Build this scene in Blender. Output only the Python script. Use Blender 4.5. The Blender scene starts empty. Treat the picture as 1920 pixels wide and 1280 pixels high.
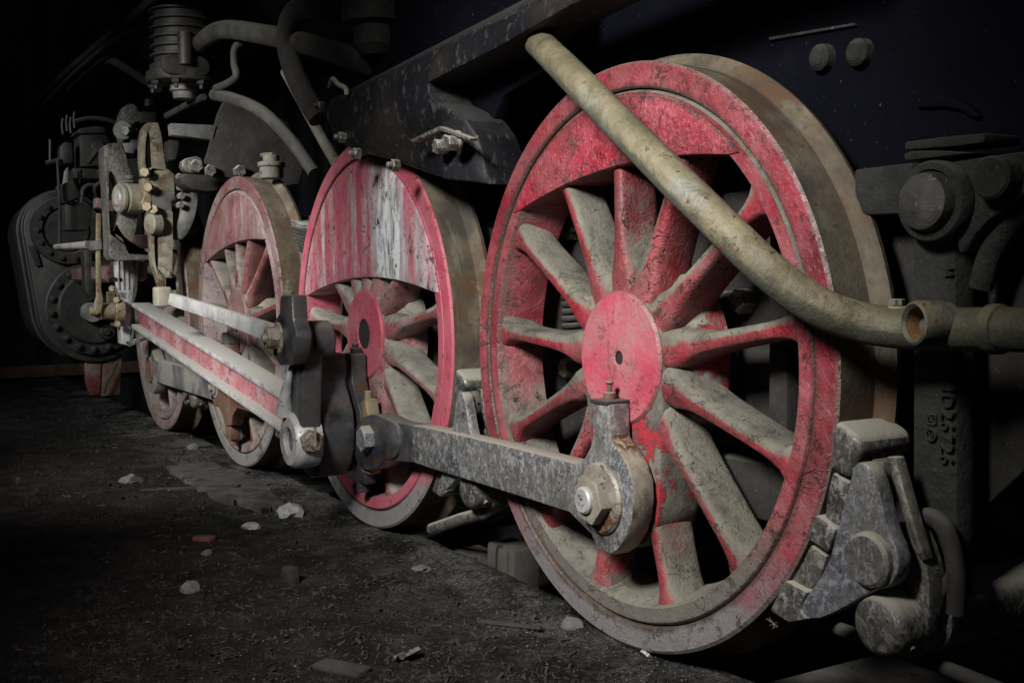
import bpy, bmesh, math, random
from mathutils import Vector, Matrix, noise as mnoise
R_ = math.radians
random.seed(7)
scene = bpy.context.scene
COL = scene.collection

# ------------------------------------------------------------------ camera
F_PX, PITCH, YAW, ROLL = 2080.5893, 0.05485344, 1.03811686, -0.00916765
EYE = Vector((0.0, -1.46656393, 0.17585206))
FW = Vector((-math.sin(YAW) * math.cos(PITCH), math.cos(YAW) * math.cos(PITCH), -math.sin(PITCH)))
_rt = Vector((math.cos(YAW), math.sin(YAW), 0)); _up = _rt.cross(FW)
RT = _rt * math.cos(ROLL) + _up * math.sin(ROLL)
UP = -_rt * math.sin(ROLL) + _up * math.cos(ROLL)
cam_d = bpy.data.cameras.new('camera'); cam = bpy.data.objects.new('camera', cam_d); COL.objects.link(cam)
cam_d.sensor_width = 36; cam_d.lens = 36 * F_PX / 1920; cam_d.clip_start = 0.02; cam_d.clip_end = 200
m3 = Matrix((RT, UP, -FW)).transposed()
cam.matrix_world = Matrix.Translation(EYE) @ m3.to_4x4()
scene.camera = cam

# ------------------------------------------------------------------ light: a dim shed, lit by unseen soft spots added for it
w = bpy.data.worlds.new('World'); scene.world = w; w.use_nodes = True
bg = w.node_tree.nodes['Background']; bg.inputs[0].default_value = (0.55, 0.65, 0.9, 1); bg.inputs[1].default_value = 0.010
scene.view_settings.view_transform = 'Standard'; scene.view_settings.look = 'None'
scene.view_settings.exposure = 0; scene.view_settings.gamma = 1

def lamp(name, loc, aim, power, angle, radius, color, blend=1.0):
    d = bpy.data.lights.new(name, 'SPOT'); d.energy = power; d.spot_size = R_(angle); d.spot_blend = blend
    d.shadow_soft_size = radius; d.color = color
    o = bpy.data.objects.new(name, d); COL.objects.link(o); o.location = loc
    o.rotation_euler = (Vector(aim) - Vector(loc)).to_track_quat('-Z', 'Y').to_euler()
    return o
lamp('added_key_spot', (-0.95, -2.30, 1.62), (-2.35, 0.0, -0.10), 690, 53, 0.32, (1.0, 0.985, 0.96))  # unseen key spot set from the shading; cone added to darken the borders
lamp('added_far_spot', (-3.5, -2.55, 1.5), (-5.0, 0.0, 0.08), 760, 54, 0.30, (1.0, 0.985, 0.96))  # unseen spot added to brighten the far wheels and valve gear
lamp('added_end_spot', (-5.3, -2.4, 1.3), (-7.2, -0.3, 0.25), 210, 60, 0.30, (0.97, 0.985, 1.0))  # unseen spot added to lift the cylinder end out of the dark

X1, X2, X3, X4 = -6.41329, -4.93211, -3.47293, -2.01967      # wheel centres along the track
RW = 0.65                                                    # wheel radius; axle height is z = 0

# ------------------------------------------------------------------ survey helpers: a sight line meets a plane of the locomotive
def ray(px, py): return FW + RT * ((px - 960) / F_PX) - UP * ((py - 640) / F_PX)
def U(px, py, y):
    d = ray(px, py); t = (y - EYE.y) / d.y; p = EYE + d * t; return (p.x, p.z)
def UX(px, py, x):
    d = ray(px, py); t = (x - EYE.x) / d.x; p = EYE + d * t; return (p.y, p.z)
def G(px, py, z):
    d = ray(px, py); t = (z - EYE.z) / d.z; p = EYE + d * t; return (p.x, p.y)
def P(pts, y, ox=0.0, oz=0.0): return [(a - ox, b - oz) for a, b in (U(px, py, y) for px, py in pts)]
def PX(pts, x): return [UX(px, py, x) for px, py in pts]
def V3(px, py, y): a, b = U(px, py, y); return Vector((a, y, b))

# ------------------------------------------------------------------ object helpers
def tag(o, label=None, cat=None, group=None, kind=None):
    if label: o['label'] = label
    if cat: o['category'] = cat
    if group: o['group'] = group
    if kind: o['kind'] = kind
    return o
def thing(name, label, cat, loc=(0, 0, 0), group=None):
    o = bpy.data.objects.new(name, None); COL.objects.link(o); o.location = loc
    o.empty_display_size = 0.1
    return tag(o, label, cat, group)
def obj(name, bm, mat, parent=None, smooth=38, mats=None):
    bmesh.ops.recalc_face_normals(bm, faces=bm.faces)
    me = bpy.data.meshes.new(name); bm.to_mesh(me); bm.free()
    for m in ([mat] + (mats or [])): me.materials.append(m)
    if smooth:
        me.polygons.foreach_set('use_smooth', [True] * len(me.polygons))
        me.set_sharp_from_angle(angle=R_(smooth))
    o = bpy.data.objects.new(name, me); COL.objects.link(o)
    if parent: o.parent = parent
    return o
def shift(o, ox, oy, oz): o.location = (ox, oy, oz); return o
def copy_tree(o, parent=None):
    c = o.copy(); COL.objects.link(c)
    if parent: c.parent = parent
    for ch in list(o.children): copy_tree(ch, c)
    return c

def B(): return bmesh.new()
def bevel_sharp(bm, edges, off, seg=2, ang=32):
    es = [e for e in edges if e.is_valid and len(e.link_faces) == 2 and e.calc_face_angle(0) > R_(ang)]
    if es: bmesh.ops.bevel(bm, geom=es, offset=off, segments=seg, profile=0.5, affect='EDGES', clamp_overlap=True)
def area2(p): return sum(p[i][0] * p[(i + 1) % len(p)][1] - p[(i + 1) % len(p)][0] * p[i][1] for i in range(len(p)))
def prism(bm, pts, a, b, bev=0.004, axis='y', seg=2):
    """polygon pts extruded from a to b along axis (y: pts are x,z; x: pts are y,z; z: pts are x,y)"""
    t = B()
    def mk(p, k): return {'y': (p[0], k, p[1]), 'x': (k, p[0], p[1]), 'z': (p[0], p[1], k)}[axis]
    v0 = [t.verts.new(mk(p, a)) for p in pts]; v1 = [t.verts.new(mk(p, b)) for p in pts]
    t.faces.new(v0); t.faces.new(v1[::-1]); n = len(pts)
    for i in range(n): t.faces.new((v0[i], v0[(i + 1) % n], v1[(i + 1) % n], v1[i]))
    bmesh.ops.recalc_face_normals(t, faces=t.faces)
    if bev: bevel_sharp(t, list(t.edges), bev, seg)
    join(bm, t); return bm
def join(bm, t):
    me = bpy.data.meshes.new('tmp'); t.to_mesh(me); t.free(); bm.from_mesh(me); bpy.data.meshes.remove(me)
def frame(d):
    d = Vector(d).normalized(); up = Vector((0, 0, 1)) if abs(d.z) < 0.9 else Vector((0, 1, 0))
    s = d.cross(up).normalized(); return d, s, s.cross(d)
def lathe(bm, prof, loc, axis, n=32, close=False):
    """prof: (radius, distance along axis)"""
    d, s, u = frame(axis); loc = Vector(loc); rings = []
    for r, a in prof:
        if r < 1e-6: rings.append([bm.verts.new(loc + d * a)])
        else: rings.append([bm.verts.new(loc + d * a + (s * math.cos(6.2831853 * k / n) + u * math.sin(6.2831853 * k / n)) * r) for k in range(n)])
    seq = list(zip(rings, rings[1:])) + ([(rings[-1], rings[0])] if close else [])
    for A, C in seq:
        for k in range(n):
            k2 = (k + 1) % n
            if len(A) == 1 and len(C) == 1: continue
            if len(A) == 1: bm.faces.new((A[0], C[k], C[k2]))
            elif len(C) == 1: bm.faces.new((A[k], A[k2], C[0]))
            else: bm.faces.new((A[k], A[k2], C[k2], C[k]))
    return bm
def cyl(bm, loc, axis, r, h, n=24, ch=0.003):
    return lathe(bm, [(0, 0), (r - ch, 0), (r, ch), (r, h - ch), (r - ch, h), (0, h)], loc, axis, n)
def hexa(bm, loc, axis, r, h, rot=0.3, ch=0.12):
    d, s, u = frame(axis); loc = Vector(loc)
    rings = []
    for rr, a in ((r, 0), (r, h * (1 - ch)), (r * 0.86, h)):
        rings.append([bm.verts.new(loc + d * a + (s * math.cos(math.pi * k / 3 + rot) + u * math.sin(math.pi * k / 3 + rot)) * rr) for k in range(6)])
    bm.faces.new(rings[0]); bm.faces.new(rings[2])
    for A, C in zip(rings, rings[1:]):
        for k in range(6): bm.faces.new((A[k], A[(k + 1) % 6], C[(k + 1) % 6], C[k]))
    return bm
def spline(pts, n=8):
    pts = [Vector(p) for p in pts]
    q = [pts[0] * 2 - pts[1]] + pts + [pts[-1] * 2 - pts[-2]]; out = []
    for i in range(1, len(q) - 2):
        a, b, c, d = q[i - 1:i + 3]
        for k in range(n):
            t = k / n
            out.append(0.5 * ((2 * b) + (c - a) * t + (2 * a - 5 * b + 4 * c - d) * t * t + (3 * b - a - 3 * c + d) * t ** 3))
    out.append(pts[-1]); return out
def tube(bm, pts, r, n=14, cap=True, wob=0.0):
    pts = [Vector(p) for p in pts]; rings = []; up = None
    for i, p in enumerate(pts):
        d = (pts[min(i + 1, len(pts) - 1)] - pts[max(i - 1, 0)]).normalized()
        if up is None: _, s, up = frame(d)
        s = d.cross(up).normalized(); up = s.cross(d)
        rr = (r(i / (len(pts) - 1)) if callable(r) else r)
        rings.append([bm.verts.new(p + (s * math.cos(6.2831853 * k / n) + up * math.sin(6.2831853 * k / n)) * rr * (1 + wob * mnoise.noise(p * 9 + Vector((k, 0, 0))))) for k in range(n)])
    for A, C in zip(rings, rings[1:]):
        for k in range(n): bm.faces.new((A[k], A[(k + 1) % n], C[(k + 1) % n], C[k]))
    if cap: bm.faces.new(rings[0]); bm.faces.new(rings[-1][::-1])
    return bm
def box(bm, c, s, bev=0.004, rot=None):
    t = B(); bmesh.ops.create_cube(t, size=1.0)
    for v in t.verts: v.co = Vector((v.co.x * s[0], v.co.y * s[1], v.co.z * s[2]))
    if bev: bevel_sharp(t, list(t.edges), bev, 2)
    M = Matrix.Translation(Vector(c)) @ (rot.to_4x4() if rot else Matrix.Identity(4))
    bmesh.ops.transform(t, matrix=M, verts=t.verts); join(bm, t); return bm
def chaikin(p, it=2):
    for _ in range(it):
        q = []
        for i in range(len(p)):
            a, b = p[i], p[(i + 1) % len(p)]
            q += [(a[0] * .75 + b[0] * .25, a[1] * .75 + b[1] * .25), (a[0] * .25 + b[0] * .75, a[1] * .25 + b[1] * .75)]
        p = q
    return p
def arc(cx, cz, r, a0, a1, n=24):
    return [(cx + r * math.cos(R_(a0 + (a1 - a0) * k / n)), cz + r * math.sin(R_(a0 + (a1 - a0) * k / n))) for k in range(n + 1)]
def hull2(c0, r0, c1, r1, n=20):
    """outline round two circles"""
    pts = arc(c0[0], c0[1], r0, 0, 360, 2 * n)[:-1] + arc(c1[0], c1[1], r1, 0, 360, 2 * n)[:-1]
    pts = sorted(set(pts)); 
    def half(ps):
        h = []
        for p in ps:
            while len(h) > 1 and (h[-1][0] - h[-2][0]) * (p[1] - h[-2][1]) - (h[-1][1] - h[-2][1]) * (p[0] - h[-2][0]) <= 0: h.pop()
            h.append(p)
        return h
    a, b = half(pts), half(pts[::-1]); return a[:-1] + b[:-1]

# ------------------------------------------------------------------ materials
class NT:
    def __init__(s, name):
        s.m = bpy.data.materials.new(name); s.m.use_nodes = True; s.t = s.m.node_tree; s.t.nodes.clear()
        s.out = s.n('ShaderNodeOutputMaterial'); s.b = s.n('ShaderNodeBsdfPrincipled'); s.l(s.b.outputs[0], s.out.inputs[0])
        tc = s.n('ShaderNodeTexCoord'); oi = s.n('ShaderNodeObjectInfo')
        s.obj = tc.outputs['Object']
        k = s.n('ShaderNodeVectorMath'); k.operation = 'MULTIPLY_ADD'
        c = s.n('ShaderNodeCombineXYZ')
        for i in range(3): s.l(oi.outputs['Random'], c.inputs[i])
        s.l(c.outputs[0], k.inputs[0]); k.inputs[1].default_value = (13, 7, 5); s.l(tc.outputs['Object'], k.inputs[2]); s.v = k.outputs[0]
        g = s.n('ShaderNodeNewGeometry'); sp = s.n('ShaderNodeSeparateXYZ'); s.l(g.outputs['Normal'], sp.inputs[0]); s.nz = sp.outputs[2]; s.nx = sp.outputs[0]; s.ny = sp.outputs[1]
    def n(s, k): return s.t.nodes.new(k)
    def l(s, a, b): s.t.links.new(a, b)
    def put(s, sock, v):
        if hasattr(v, 'node'): s.l(v, sock)
        else: sock.default_value = v
    def col(s, c): return (c[0], c[1], c[2], 1)
    def noise(s, scale, detail=6, rough=.6, dist=0, stretch=None, vec=None):
        n = s.n('ShaderNodeTexNoise'); n.inputs['Scale'].default_value = scale; n.inputs['Detail'].default_value = detail
        n.inputs['Roughness'].default_value = rough; n.inputs['Distortion'].default_value = dist
        v = vec or s.v
        if stretch:
            m = s.n('ShaderNodeVectorMath'); m.operation = 'MULTIPLY'; s.l(v, m.inputs[0]); m.inputs[1].default_value = stretch; v = m.outputs[0]
        s.l(v, n.inputs['Vector']); return n.outputs['Fac']
    def voro(s, scale, feature='DISTANCE_TO_EDGE', vec=None):
        n = s.n('ShaderNodeTexVoronoi'); n.feature = feature; n.inputs['Scale'].default_value = scale
        s.l(vec or s.v, n.inputs['Vector']); return n.outputs['Distance']
    def warp(s, amt, scale):
        n = s.n('ShaderNodeTexNoise'); n.inputs['Scale'].default_value = scale; n.inputs['Detail'].default_value = 4; s.l(s.v, n.inputs['Vector'])
        m = s.n('ShaderNodeVectorMath'); m.operation = 'MULTIPLY_ADD'; s.l(n.outputs['Color'], m.inputs[0]); m.inputs[1].default_value = (amt,) * 3; s.l(s.v, m.inputs[2]); return m.outputs[0]
    def rng(s, f, a, b, c=0., d=1., smooth=False):
        n = s.n('ShaderNodeMapRange'); n.clamp = True
        if smooth: n.interpolation_type = 'SMOOTHSTEP'
        s.l(f, n.inputs[0])
        for i, x in enumerate((a, b, c, d)): n.inputs[i + 1].default_value = x
        return n.outputs[0]
    def math(s, op, a, b=0.):
        n = s.n('ShaderNodeMath'); n.operation = op; s.put(n.inputs[0], a); s.put(n.inputs[1], b); n.use_clamp = False; return n.outputs[0]
    def mul(s, a, b): return s.math('MULTIPLY', a, b)
    def mix(s, f, a, b):
        n = s.n('ShaderNodeMix'); n.data_type = 'RGBA'; n.clamp_factor = True; s.put(n.inputs[0], f)
        for k, x in ((6, a), (7, b)): s.put(n.inputs[k], x if hasattr(x, 'node') else s.col(x))
        return n.outputs[2]
    def mixf(s, f, a, b):
        n = s.n('ShaderNodeMix'); n.data_type = 'FLOAT'; s.put(n.inputs[0], f); s.put(n.inputs[2], a); s.put(n.inputs[3], b); return n.outputs[0]
    def ramp(s, f, stops):
        n = s.n('ShaderNodeValToRGB'); e = n.color_ramp.elements
        while len(e) < len(stops): e.new(0.5)
        for k, (p, c) in enumerate(stops): e[k].position = p; e[k].color = s.col(c)
        s.l(f, n.inputs[0]); return n.outputs[0]
    def done(s, color, rough, height=None, strength=.7, dist=.003, metal=0., spec=None):
        s.put(s.b.inputs['Base Color'], color if hasattr(color, 'node') else s.col(color)); s.put(s.b.inputs['Roughness'], rough); s.put(s.b.inputs['Metallic'], metal)
        if spec is not None: s.put(s.b.inputs['Specular IOR Level'], spec)
        if height is not None:
            b = s.n('ShaderNodeBump'); b.inputs['Strength'].default_value = strength; b.inputs['Distance'].default_value = dist
            s.l(height, b.inputs['Height']); s.l(b.outputs[0], s.b.inputs['Normal'])
        return s.m

DUST = (.20, .184, .148)
def surf(name, cols, scale=9, rough=.6, chips=None, specks=None, dust=None, streak=None, bump=(40, .5), rust=None, metal=0., low=None, wide=None, spec=None):
    s = NT(name)
    c = s.ramp(s.noise(scale, 8, .65), cols); r = rough
    h = s.mul(s.noise(bump[0], 8, .7), bump[1]); 
    if wide: c = s.mix(s.rng(s.noise(wide[1], 4, .55), .47, .6), c, wide[0])
    if streak:
        for col, sc, lo, hi, st in streak: c = s.mix(s.rng(s.noise(sc, 5, .6, .2, stretch=st), lo, hi), c, col)
    if specks:
        for col, sc, lo, hi in specks: c = s.mix(s.rng(s.noise(sc, 3, .7), lo, hi), c, col)
    if rust: c = s.mix(s.mul(s.rng(s.noise(rust[1], 7, .75), rust[2], rust[2] + .06), s.rng(s.noise(rust[1] * .18, 3, .5), .45, .62)), c, rust[0])
    if low:  # paint worn off towards one side of the piece (object z)
        sp = s.n('ShaderNodeSeparateXYZ'); s.l(s.obj, sp.inputs[0])
        f = s.rng(s.math('ADD', sp.outputs[2], s.mul(s.math('SUBTRACT', s.noise(7, 6, .7), .5), low[3])), low[1], low[2])
        c = s.mix(f, c, low[0])
    if chips:
        for col, sc, th in chips:
            k = s.mul(s.rng(s.noise(sc, 7, .7, .4), th, th + .03), s.rng(s.noise(sc * .15, 2, .5), .38, .55)); c = s.mix(k, c, col); h = s.math('SUBTRACT', h, s.mul(k, .6)); r = s.mixf(k, r, .9)
    if dust:
        f = s.rng(s.math('ADD', s.nz, s.mul(s.math('SUBTRACT', s.noise(14, 7, .7), .5), dust[3] if len(dust) > 3 else .55)), dust[1], dust[2], smooth=True)
        dc = s.mix(s.noise(60, 5, .7), tuple(x * .72 for x in dust[0]), dust[0]); c = s.mix(f, c, dc); r = s.mixf(f, r, .95)
    return s.done(c, r, h, .75, .004, metal, spec)

def crackle_paint(name, cols, chip=(.022, .016, .014), crack=1.0, wrinkle=.5, dust=None, low=None, streaks=False, patch=True, rough=.42, film=.45, ring=None, grime=1.0):
    s = NT(name)
    sp = s.n('ShaderNodeSeparateXYZ'); s.l(s.obj, sp.inputs[0]); ox, oy, oz = sp.outputs
    c = s.ramp(s.noise(10, 9, .68), cols)
    c = s.mix(s.mul(s.rng(s.noise(6, 8, .72), .40, .68), film), c, (.33, .25, .235))
    c = s.mix(s.mul(s.rng(s.noise(2.6, 6, .65), .46, .66), .7 * grime), c, s.mix(s.noise(18, 7, .7), (.05, .012, .012), (.17, .03, .035)))
    c = s.mix(s.mul(s.rng(s.noise(20, 8, .78, .4), .54, .68), .85 * grime), c, (.06, .022, .02))
    c = s.mix(s.mul(s.rng(s.noise(120, 3, .75), .60, .72), .8 * grime), c, (.05, .02, .018))
    h = s.mul(s.noise(55, 5, .6, 1.2), wrinkle); h = s.math('ADD', h, s.mul(s.noise(160, 3, .6), .18)); r = rough
    if streaks:
        a = s.noise(8.5, 5, .62, .25, stretch=(2.1, 1, .17)); b = s.noise(24, 7, .75, .3, stretch=(1.3, 1, .3)); e = s.noise(60, 5, .75)
        side = s.rng(ox, -.05, .35, -.03, .05)
        mm = s.math('ADD', s.math('ADD', s.mul(a, .58), s.mul(b, .30)), s.math('ADD', s.mul(e, .16), side))
        c = s.mix(s.mul(s.rng(mm, .47, .60), .95), c, s.mix(s.rng(s.noise(24, 6, .7, stretch=(1, 1, .3)), .4, .66), (.36, .30, .31) if patch else (.15, .10, .095), (.66, .61, .62) if patch else (.27, .20, .19)))
        px_ = s.mul(s.math('SUBTRACT', ox, .21), 8.5); pz_ = s.mul(s.math('SUBTRACT', oz, .29), 3.6)
        d2 = s.math('ADD', s.mul(px_, px_), s.mul(pz_, pz_))
        f = s.rng(s.math('ADD', d2, s.mul(s.math('SUBTRACT', s.math('ADD', s.mul(b, .7), s.mul(a, .5)), .6), 5.)), 1.0, .35)
        if patch: c = s.mix(f, c, s.mix(s.rng(s.noise(18, 7, .75, stretch=(1.6, 1, .35)), .46, .6), (.78, .79, .80), (.16, .165, .17)))
        dk = s.rng(s.noise(30, 7, .78, .5, stretch=(1, 1, .6)), .585, .61); c = s.mix(s.mul(dk, s.rng(s.noise(5, 3, .5), .42, .54)), c, (.05, .045, .045))
    if low:
        f = s.rng(s.math('ADD', oz, s.mul(s.math('SUBTRACT', s.noise(8, 7, .72), .5), low[3])), low[1], low[2])
        c = s.mix(f, c, s.mix(s.noise(20, 6, .7), tuple(x * .5 for x in low[0]), low[0]))
    if ring:  # grime gathered along the joint between tyre and rim, rubbed through at the outer edge
        rad = s.math('SQRT', s.math('ADD', s.mul(ox, ox), s.mul(oz, oz)))
        for r0, wd, colr, am in ring:
            dd = s.math('ABSOLUTE', s.math('SUBTRACT', rad, r0))
            f = s.rng(s.math('ADD', dd, s.mul(s.math('SUBTRACT', s.noise(24, 7, .75), .5), wd * 2.6)), wd, wd * .25)
            c = s.mix(s.mul(f, am), c, colr)
    wv = s.warp(.05, 18)
    ln = s.math('ABSOLUTE', s.math('SUBTRACT', s.noise(11, 3, .55, .3, vec=wv), .5))
    cr = s.mul(s.rng(ln, .003, .009, 1, 0), s.rng(s.noise(14, 3, .5), .55, .60))
    fl = s.noise(26, 8, .78, .6); ch = s.mul(s.rng(fl, .60, .615), s.rng(s.noise(4.5, 4, .6), .46, .60))
    k = s.math('MAXIMUM', s.mul(cr, crack), ch); c = s.mix(k, c, s.mix(s.noise(70, 4, .7), chip, (.09, .05, .04))); h = s.math('SUBTRACT', h, s.mul(k, 1.2)); r = s.mixf(k, r, .9)
    f2 = s.noise(15, 9, .8, .5); k2 = s.mul(s.mul(s.rng(f2, .575, .585), s.rng(s.noise(3.2, 4, .6), .47, .58)), grime)
    c = s.mix(k2, c, s.mix(s.noise(40, 6, .75), (.03, .022, .02), (.13, .085, .07))); h = s.math('SUBTRACT', h, s.mul(k2, 1.6)); r = s.mixf(k2, r, .95)
    if dust:
        f = s.rng(s.math('ADD', s.nz, s.mul(s.math('SUBTRACT', s.noise(9, 8, .75), .5), 1.0)), dust[1], dust[2], smooth=True)
        dc = s.ramp(s.math('ADD', s.mul(s.noise(16, 8, .75), .5), s.mul(s.noise(5, 5, .6), .5)), [(.36, tuple(x * .32 for x in dust[0])), (.48, tuple(x * .75 for x in dust[0])), (.60, tuple(x * 1.08 for x in dust[0]))]); c = s.mix(f, c, dc); r = s.mixf(f, r, .95)
        pk = s.mul(s.rng(s.noise(30, 6, .75), .63, .65), s.rng(s.noise(6, 3, .5), .45, .6)); c = s.mix(pk, c, (.02, .017, .014))
    return s.done(c, r, h, .9, .006)

RED = [(.30, (.10, .008, .012)), (.46, (.36, .026, .046)), (.62, (.49, .07, .105)), (.8, (.56, .17, .21))]
RING = [(.592, .016, (.07, .045, .038), .85), (.652, .010, (.17, .15, .125), .9)]
RINGI = [(.592, .014, (.06, .04, .034), .8), (.548, .010, (.10, .085, .07), .6)]
PINK = [(.3, (.42, .05, .085)), (.5, (.52, .085, .135)), (.7, (.58, .15, .2))]
FADED = [(.3, (.085, .03, .03)), (.5, (.145, .085, .08)), (.7, (.19, .155, .14))]
GREYP = [(.3, (.16, .12, .11)), (.5, (.25, .21, .20)), (.7, (.30, .22, .22))]
GD = (.26, .24, .235)
M = {}
M['red'] = crackle_paint('peeling_red_paint', RED, wrinkle=1.5, rough=.30, crack=.9, film=.3, dust=(DUST, .75, 1.15), ring=[(.58, .012, (.06, .04, .034), .8)])
RED_SHADED = [(.28, (.09, .008, .011)), (.45, (.27, .020, .034)), (.62, (.42, .055, .085)), (.8, (.52, .14, .175))]  # darker reds for tyre and rim, with overhang shade put into the colour
M['red_tyre'] = crackle_paint('red_tyre_paint', RED_SHADED, wrinkle=.8, rough=.36, crack=.5, low=(GD, -.30, -.50, .55), ring=RING)
M['red_rim'] = crackle_paint('red_rim_paint', RED_SHADED, wrinkle=.7, rough=.36, crack=.5, dust=(DUST, .0, .45), low=((.21, .19, .16), -.25, -.42, .5), ring=RINGI)
M['red_spoke'] = crackle_paint('grimy_red_spoke', [(.3, (.07, .008, .01)), (.5, (.26, .014, .024)), (.66, (.40, .04, .06)), (.8, (.16, .10, .09))], wrinkle=.7, dust=((.205, .19, .15), .02, .30))
M['red_disc'] = crackle_paint('red_hub_paint', [(.3, (.40, .05, .08)), (.5, (.52, .085, .12)), (.7, (.56, .15, .19))], crack=.12, wrinkle=.5, rough=.5, grime=.2, film=.75, ring=[(.155, .012, (.10, .09, .075), .8)])
M['pink'] = crackle_paint('pink_paint', PINK, crack=.2, grime=.35, wrinkle=.2, rough=.5, dust=(DUST, .75, .98))
M['pink_tyre'] = crackle_paint('pink_tyre_paint', PINK, crack=.1, grime=.3, wrinkle=.15, rough=.5, ring=[(.592, .006, (.05, .04, .04), .8)], low=((.33, .32, .32), -.36, -.52, .35))
M['pink_streak'] = crackle_paint('streaked_pink_paint', PINK, crack=.25, grime=.25, wrinkle=.25, rough=.5, streaks=True)
M['pink_spoke'] = crackle_paint('dusty_pink_spoke', [(.35, (.30, .03, .04)), (.55, (.36, .2, .19)), (.7, (.34, .32, .27))], wrinkle=.5, crack=.2, dust=((.29, .275, .225), -.02, .3))
M['faded'] = crackle_paint('faded_pink_paint', FADED, crack=.25, wrinkle=.3, rough=.6)
M['faded_tyre'] = crackle_paint('faded_tyre_paint', FADED, crack=.2, wrinkle=.3, rough=.65, low=((.24, .23, .215), .1, -.3, .5))
M['faded_streak'] = crackle_paint('faded_streaked_paint', [(.3, (.06, .014, .016)), (.5, (.17, .05, .055)), (.7, (.22, .12, .12))], crack=.4, wrinkle=.3, rough=.6, streaks=True, patch=False, film=.5)
M['faded_spoke'] = crackle_paint('dusty_red_spoke', [(.35, (.09, .008, .012)), (.55, (.16, .025, .03)), (.75, (.17, .12, .10))], wrinkle=.4, crack=.2, dust=(DUST, -.05, .25))
M['greyp'] = crackle_paint('grey_pink_paint', GREYP, crack=.25, wrinkle=.3, rough=.7, dust=(DUST, .2, .6))
def rod_mat(name, dark, mid, light, fleck):
    s = NT(name)
    c = s.ramp(s.noise(11, 9, .74), [(.32, dark), (.5, mid), (.68, light)])
    fl = s.noise(58, 6, .78, .9, stretch=(1, 1, .75)); c = s.mix(s.mul(s.rng(fl, .49, .60), .85), c, fleck)
    c = s.mix(s.mul(s.rng(s.noise(85, 5, .75, .6), .53, .66), .8), c, tuple(x * .45 for x in dark))
    c = s.mix(s.mul(s.rng(s.noise(4.5, 7, .7), .5, .66), .6), c, (.23, .205, .155))
    c = s.mix(s.mul(s.rng(s.noise(34, 7, .78), .57, .63), s.rng(s.noise(5, 4, .6), .50, .60)), c, (.11, .052, .02))
    f = s.rng(s.math('ADD', s.nz, s.mul(s.math('SUBTRACT', s.noise(14, 7, .7), .5), .6)), .3, .75, smooth=True); c = s.mix(f, c, (.33, .305, .25))
    h = s.math('ADD', s.noise(60, 8, .75), s.mul(fl, .8))
    return s.done(c, s.mixf(f, s.rng(s.noise(30, 6, .7), .35, .65, .30, .58), .9), h, .6, .003, s.mixf(f, .45, 0.))
M['dusty'] = surf('dusty_cast_iron', [(.3, (.10, .095, .075)), (.55, (.19, .175, .14)), (.75, (.24, .22, .18))], 12, .9, chips=[((.03, .028, .025), 28, .62)], bump=(45, .6))
def boss_mat():
    s = NT('grimy_crank_boss')
    c = s.ramp(s.noise(9, 9, .72), [(.3, (.035, .032, .028)), (.48, (.13, .12, .10)), (.62, (.22, .205, .165)), (.75, (.26, .245, .2))])
    f = s.mul(s.rng(s.noise(6.5, 8, .75), .50, .535), s.rng(s.noise(40, 6, .75), .34, .46)); c = s.mix(f, c, s.mix(s.noise(50, 5, .7), (.22, .01, .015), (.46, .03, .05)))
    c = s.mix(s.rng(s.noise(28, 7, .75, .3), .60, .63), c, (.02, .016, .014))
    return s.done(c, .85, s.math('ADD', s.mul(f, .8), s.noise(30, 8, .7)), .8, .005)
M['boss'] = boss_mat()
M['tread'] = surf('dusty_tyre_tread', [(.3, (.075, .054, .034)), (.5, (.135, .108, .072)), (.7, (.19, .162, .115))], 7, .8, rust=((.10, .05, .022), 12, .46), specks=[((.05, .045, .035), 60, .55, .75)], wide=((.06, .05, .038), 5), bump=(70, .5), streak=[((.18, .16, .12), 5, .55, .7, (1, 6, 1))])
M['rod'] = rod_mat('worn_rod_steel', (.065, .066, .072), (.185, .184, .186), (.33, .325, .315), (.56, .56, .56))
M['eye_rust'] = surf('rust_flecked_steel', [(.3, (.20, .185, .15)), (.5, (.33, .30, .235)), (.7, (.44, .41, .34))], 16, .45, rust=((.10, .045, .015), 60, .46), bump=(70, .5), metal=.2)
M['bright'] = surf('bright_worn_steel', [(.3, (.26, .265, .27)), (.5, (.48, .48, .47)), (.7, (.66, .65, .62))], 9, .5, specks=[((.06, .06, .06), 60, .62, .7)], rust=((.13, .06, .02), 40, .56), dust=((.46, .45, .41), .35, .8), bump=(60, .3), metal=.3)
M['nut'] = surf('weathered_nut_steel', [(.3, (.15, .13, .10)), (.5, (.30, .275, .23)), (.7, (.42, .40, .35))], 20, .55, rust=((.11, .05, .02), 40, .48), specks=[((.05, .04, .035), 70, .6, .68)], bump=(60, .5), metal=.2)
M['beam_web'] = crackle_paint('beam_web_paint', [(.3, (.36, .06, .085)), (.5, (.42, .16, .18)), (.68, (.42, .33, .32))], crack=.3, wrinkle=.25, rough=.6, dust=((.33, .32, .28), .3, .8))
M['oil'] = surf('oily_black_steel', [(.35, (.018, .0185, .022)), (.5, (.048, .05, .058)), (.68, (.12, .12, .125))], 9, .32, wide=((.075, .073, .07), 7), dust=((.17, .16, .14), .45, .95), rust=((.09, .045, .02), 20, .55), specks=[((.12, .12, .12), 90, .66, .72)], bump=(30, .35), metal=.2)
M['black'] = surf('black_sheet', [(.35, (.006, .0065, .009)), (.6, (.011, .012, .015)), (.8, (.024, .023, .024))], 5, .55, spec=.3, specks=[((.12, .115, .11), 75, .68, .73)], streak=[((.075, .07, .062), 42, .57, .70, (1, 1, .6)), ((.11, .075, .045), 46, .64, .70, (1, 1, .5))], wide=((.026, .021, .019), 3), dust=((.05, .048, .045), .4, .9), bump=(22, .5))
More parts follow.
